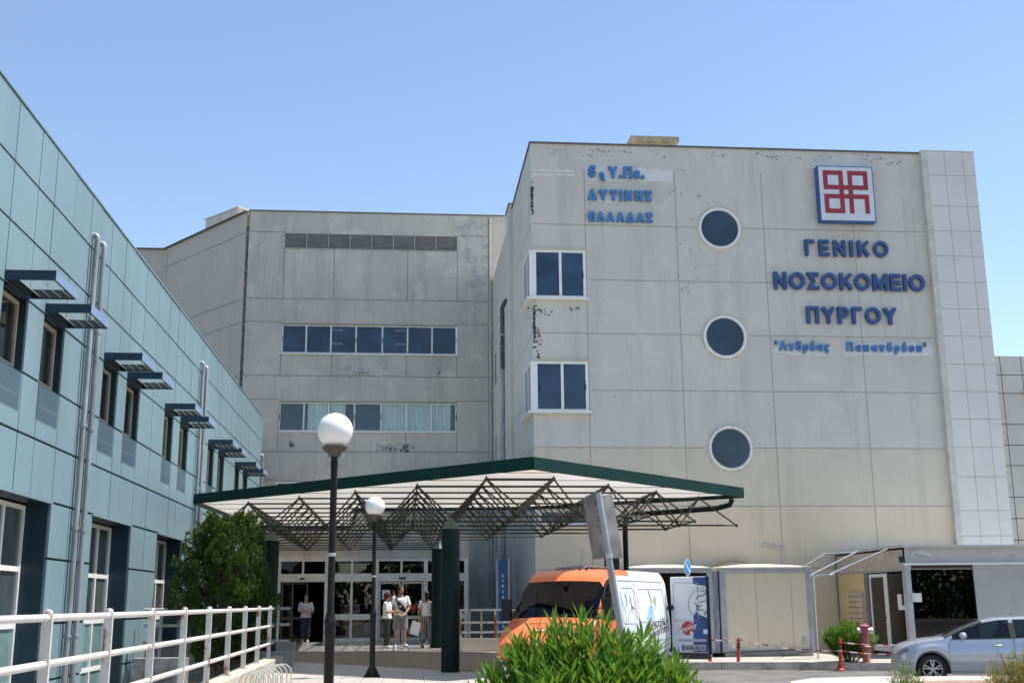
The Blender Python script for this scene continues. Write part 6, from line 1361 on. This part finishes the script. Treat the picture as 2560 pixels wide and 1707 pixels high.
def tuft_shrub(name, label, base, rx, ry, h, n, cols, leafL, seed, stems=None, up=.6):
    g = np.random.default_rng(seed); t = thing(name, label, "shrub", base); P, D, N, L, W = [], [], [], [], []
    st = MB()
    for k in range(n):
        a = g.uniform(0, 6.28); r = math.sqrt(g.uniform(0, 1)); hh = h * (1 - .38 * r * r) * g.uniform(.72, 1.05); root = np.array(base); tp = root + np.array([rx * r * math.cos(a), ry * r * math.sin(a), hh])
        if k % 3 == 0: st.tube([tuple(root), tuple(root * .45 + tp * .55 + np.array([0, 0, -.02])), tuple(tp)], [.006, .004, .002], 4)
        for q in range(16):
            u = .3 + .7 * q / 15; p = root + (tp - root) * u + g.normal(0, .012, 3); d = (tp - root) / np.linalg.norm(tp - root) * up + g.normal(0, .5, 3); P.append(p); D.append(d); N.append(g.normal(0, 1, 3)); L.append(leafL * g.uniform(.6, 1.2)); W.append(leafL * .22)
    leafmesh("foliage", P, D, N, L, W, leafmat(name + " leaf", cols, 9, .25), t); st.build("stem", simple("woody stem", (.2, .14, .09), .9), t)
    if stems:
        q = MB(); 
        for k in range(stems): a = g.uniform(1.9, 4.4); q.tube([tuple(base), tuple(np.array(base) + np.array([rx * .6 * math.cos(a), ry * .5 * math.sin(a), h * .45])), tuple(np.array(base) + np.array([rx * 1.35 * math.cos(a) * g.uniform(.7, 1), ry * math.sin(a), h * g.uniform(.4, .95)]))], [.004, .003, .0015], 4)
        q.build("dry_stalk", simple("dry grey stalk", (.36, .31, .24), .9), t)
    return t
tuft_shrub("green_shrub", "small light green shrub in front of the silver car's nose", (6.93, 16, .27), .27, .2, .78, 120, ((.16, .24, .05), (.09, .15, .035), (.26, .32, .10)), .055, 21)
tuft_shrub("golden_shrub", "yellow and green dry shrub at the right edge before the silver car's door", (8.62, 16, .2), .56, .4, .95, 380, ((.13, .16, .035), (.42, .24, .03), (.09, .12, .03)), .06, 22, 14)
tuft_shrub("rusty_shrub", "tiny reddish dry shrub between the light green shrub and the golden shrub", (7.82, 16, .25), .12, .1, .5, 22, ((.25, .16, .07), (.16, .13, .05), (.33, .2, .12)), .045, 23, 3)
def conifer():
    base = (-4.3, 28.6, .0); t = thing("bushy_conifer", "dense dark green bushy conifer standing between the teal wing and the canopy column", "tree", base); g = np.random.default_rng(5)
    tr = MB(); tr.tube([(-4.3, 28.6, -.1), (-4.28, 28.6, .8), (-4.25, 28.62, 2), (-4.2, 28.6, 3.2)], [.16, .13, .09, .03], 10)
    P, D, N, L, W = [], [], [], [], []
    for k in range(620):
        zf = g.uniform(0, 1) ** .8; z = .5 + 3.35 * zf
        prof = 1.08 * (min(1, .55 + 1.4 * zf) if zf < .32 else 1) * (1 if zf < .45 else math.sqrt(max(0, 1 - ((zf - .45) / .60) ** 2)))
        a = g.uniform(0, 6.28); r = prof * (.5 + .5 * math.sqrt(g.uniform(0, 1))) * (1 + .12 * math.sin(3 * a + zf * 7) + .08 * math.sin(5 * a - zf * 12)) * g.uniform(.86, 1.08)
        c = np.array([base[0] + .05 + r * math.cos(a), base[1] + r * math.sin(a), z])
        if k % 6 == 0: tr.tube([(-4.26, 28.6, max(.4, z - .7)), tuple(c)], [.03, .01], 5)
        cr, chh = g.uniform(.09, .17), g.uniform(.2, .42); lean = np.array([math.cos(a) * .32, math.sin(a) * .32, 1.0])
        for q in range(85):
            u = g.uniform(0, 1) ** .8; w_ = cr * (1 - u ** 1.5) + .012; th = g.uniform(0, 6.28); rr_ = w_ * math.sqrt(g.uniform(.25, 1))
            p = c + lean * chh * (u - .35) + np.array([rr_ * math.cos(th), rr_ * math.sin(th), 0]); d = lean * .9 + np.array([math.cos(th), math.sin(th), 0]) * .7 + g.normal(0, .3, 3)
            P.append(p); D.append(d); N.append(np.array([math.cos(th), math.sin(th), .3]) + g.normal(0, .4, 3)); L.append(g.uniform(.045, .08)); W.append(g.uniform(.028, .05))
    leafmesh("crown", P, D, N, L, W, leafmat("conifer spray", ((.035, .08, .014), (.016, .042, .010), (.095, .155, .022)), 2.2, .15, .5, .3), t)
    tr.build("trunk", simple("grey brown bark", (.12, .09, .065), .9, var=.4, vs=14), t, smooth=True)
conifer()

# wood behind the camera, seen only as a reflection in the panes
def far_wood():
    g = np.random.default_rng(9); P, D, N, L, W = [], [], [], [], []
    for k in range(60):
        x = -70 + 150 * k / 59 + g.normal(0, 1); h = g.uniform(4, 9)
        for q in range(420):
            th, ph = g.uniform(0, 6.28), math.acos(g.uniform(-1, 1)); p = np.array([x, -48 + g.normal(0, 1), h * .52]) + np.array([math.sin(ph) * math.cos(th) * 2.6, math.sin(ph) * math.sin(th) * 2, math.cos(ph) * h * .5])
            P.append(p); D.append(g.normal(0, 1, 3)); N.append(g.normal(0, 1, 3)); L.append(.7); W.append(.5)
    o = leafmesh("far_wood", P, D, N, L, W, leafmat("far wood leaf", ((.05, .09, .03), (.03, .06, .02)), 1, .1)); tag(o, "line of dark trees across the road behind the viewer", "trees", None, "stuff")
far_wood()
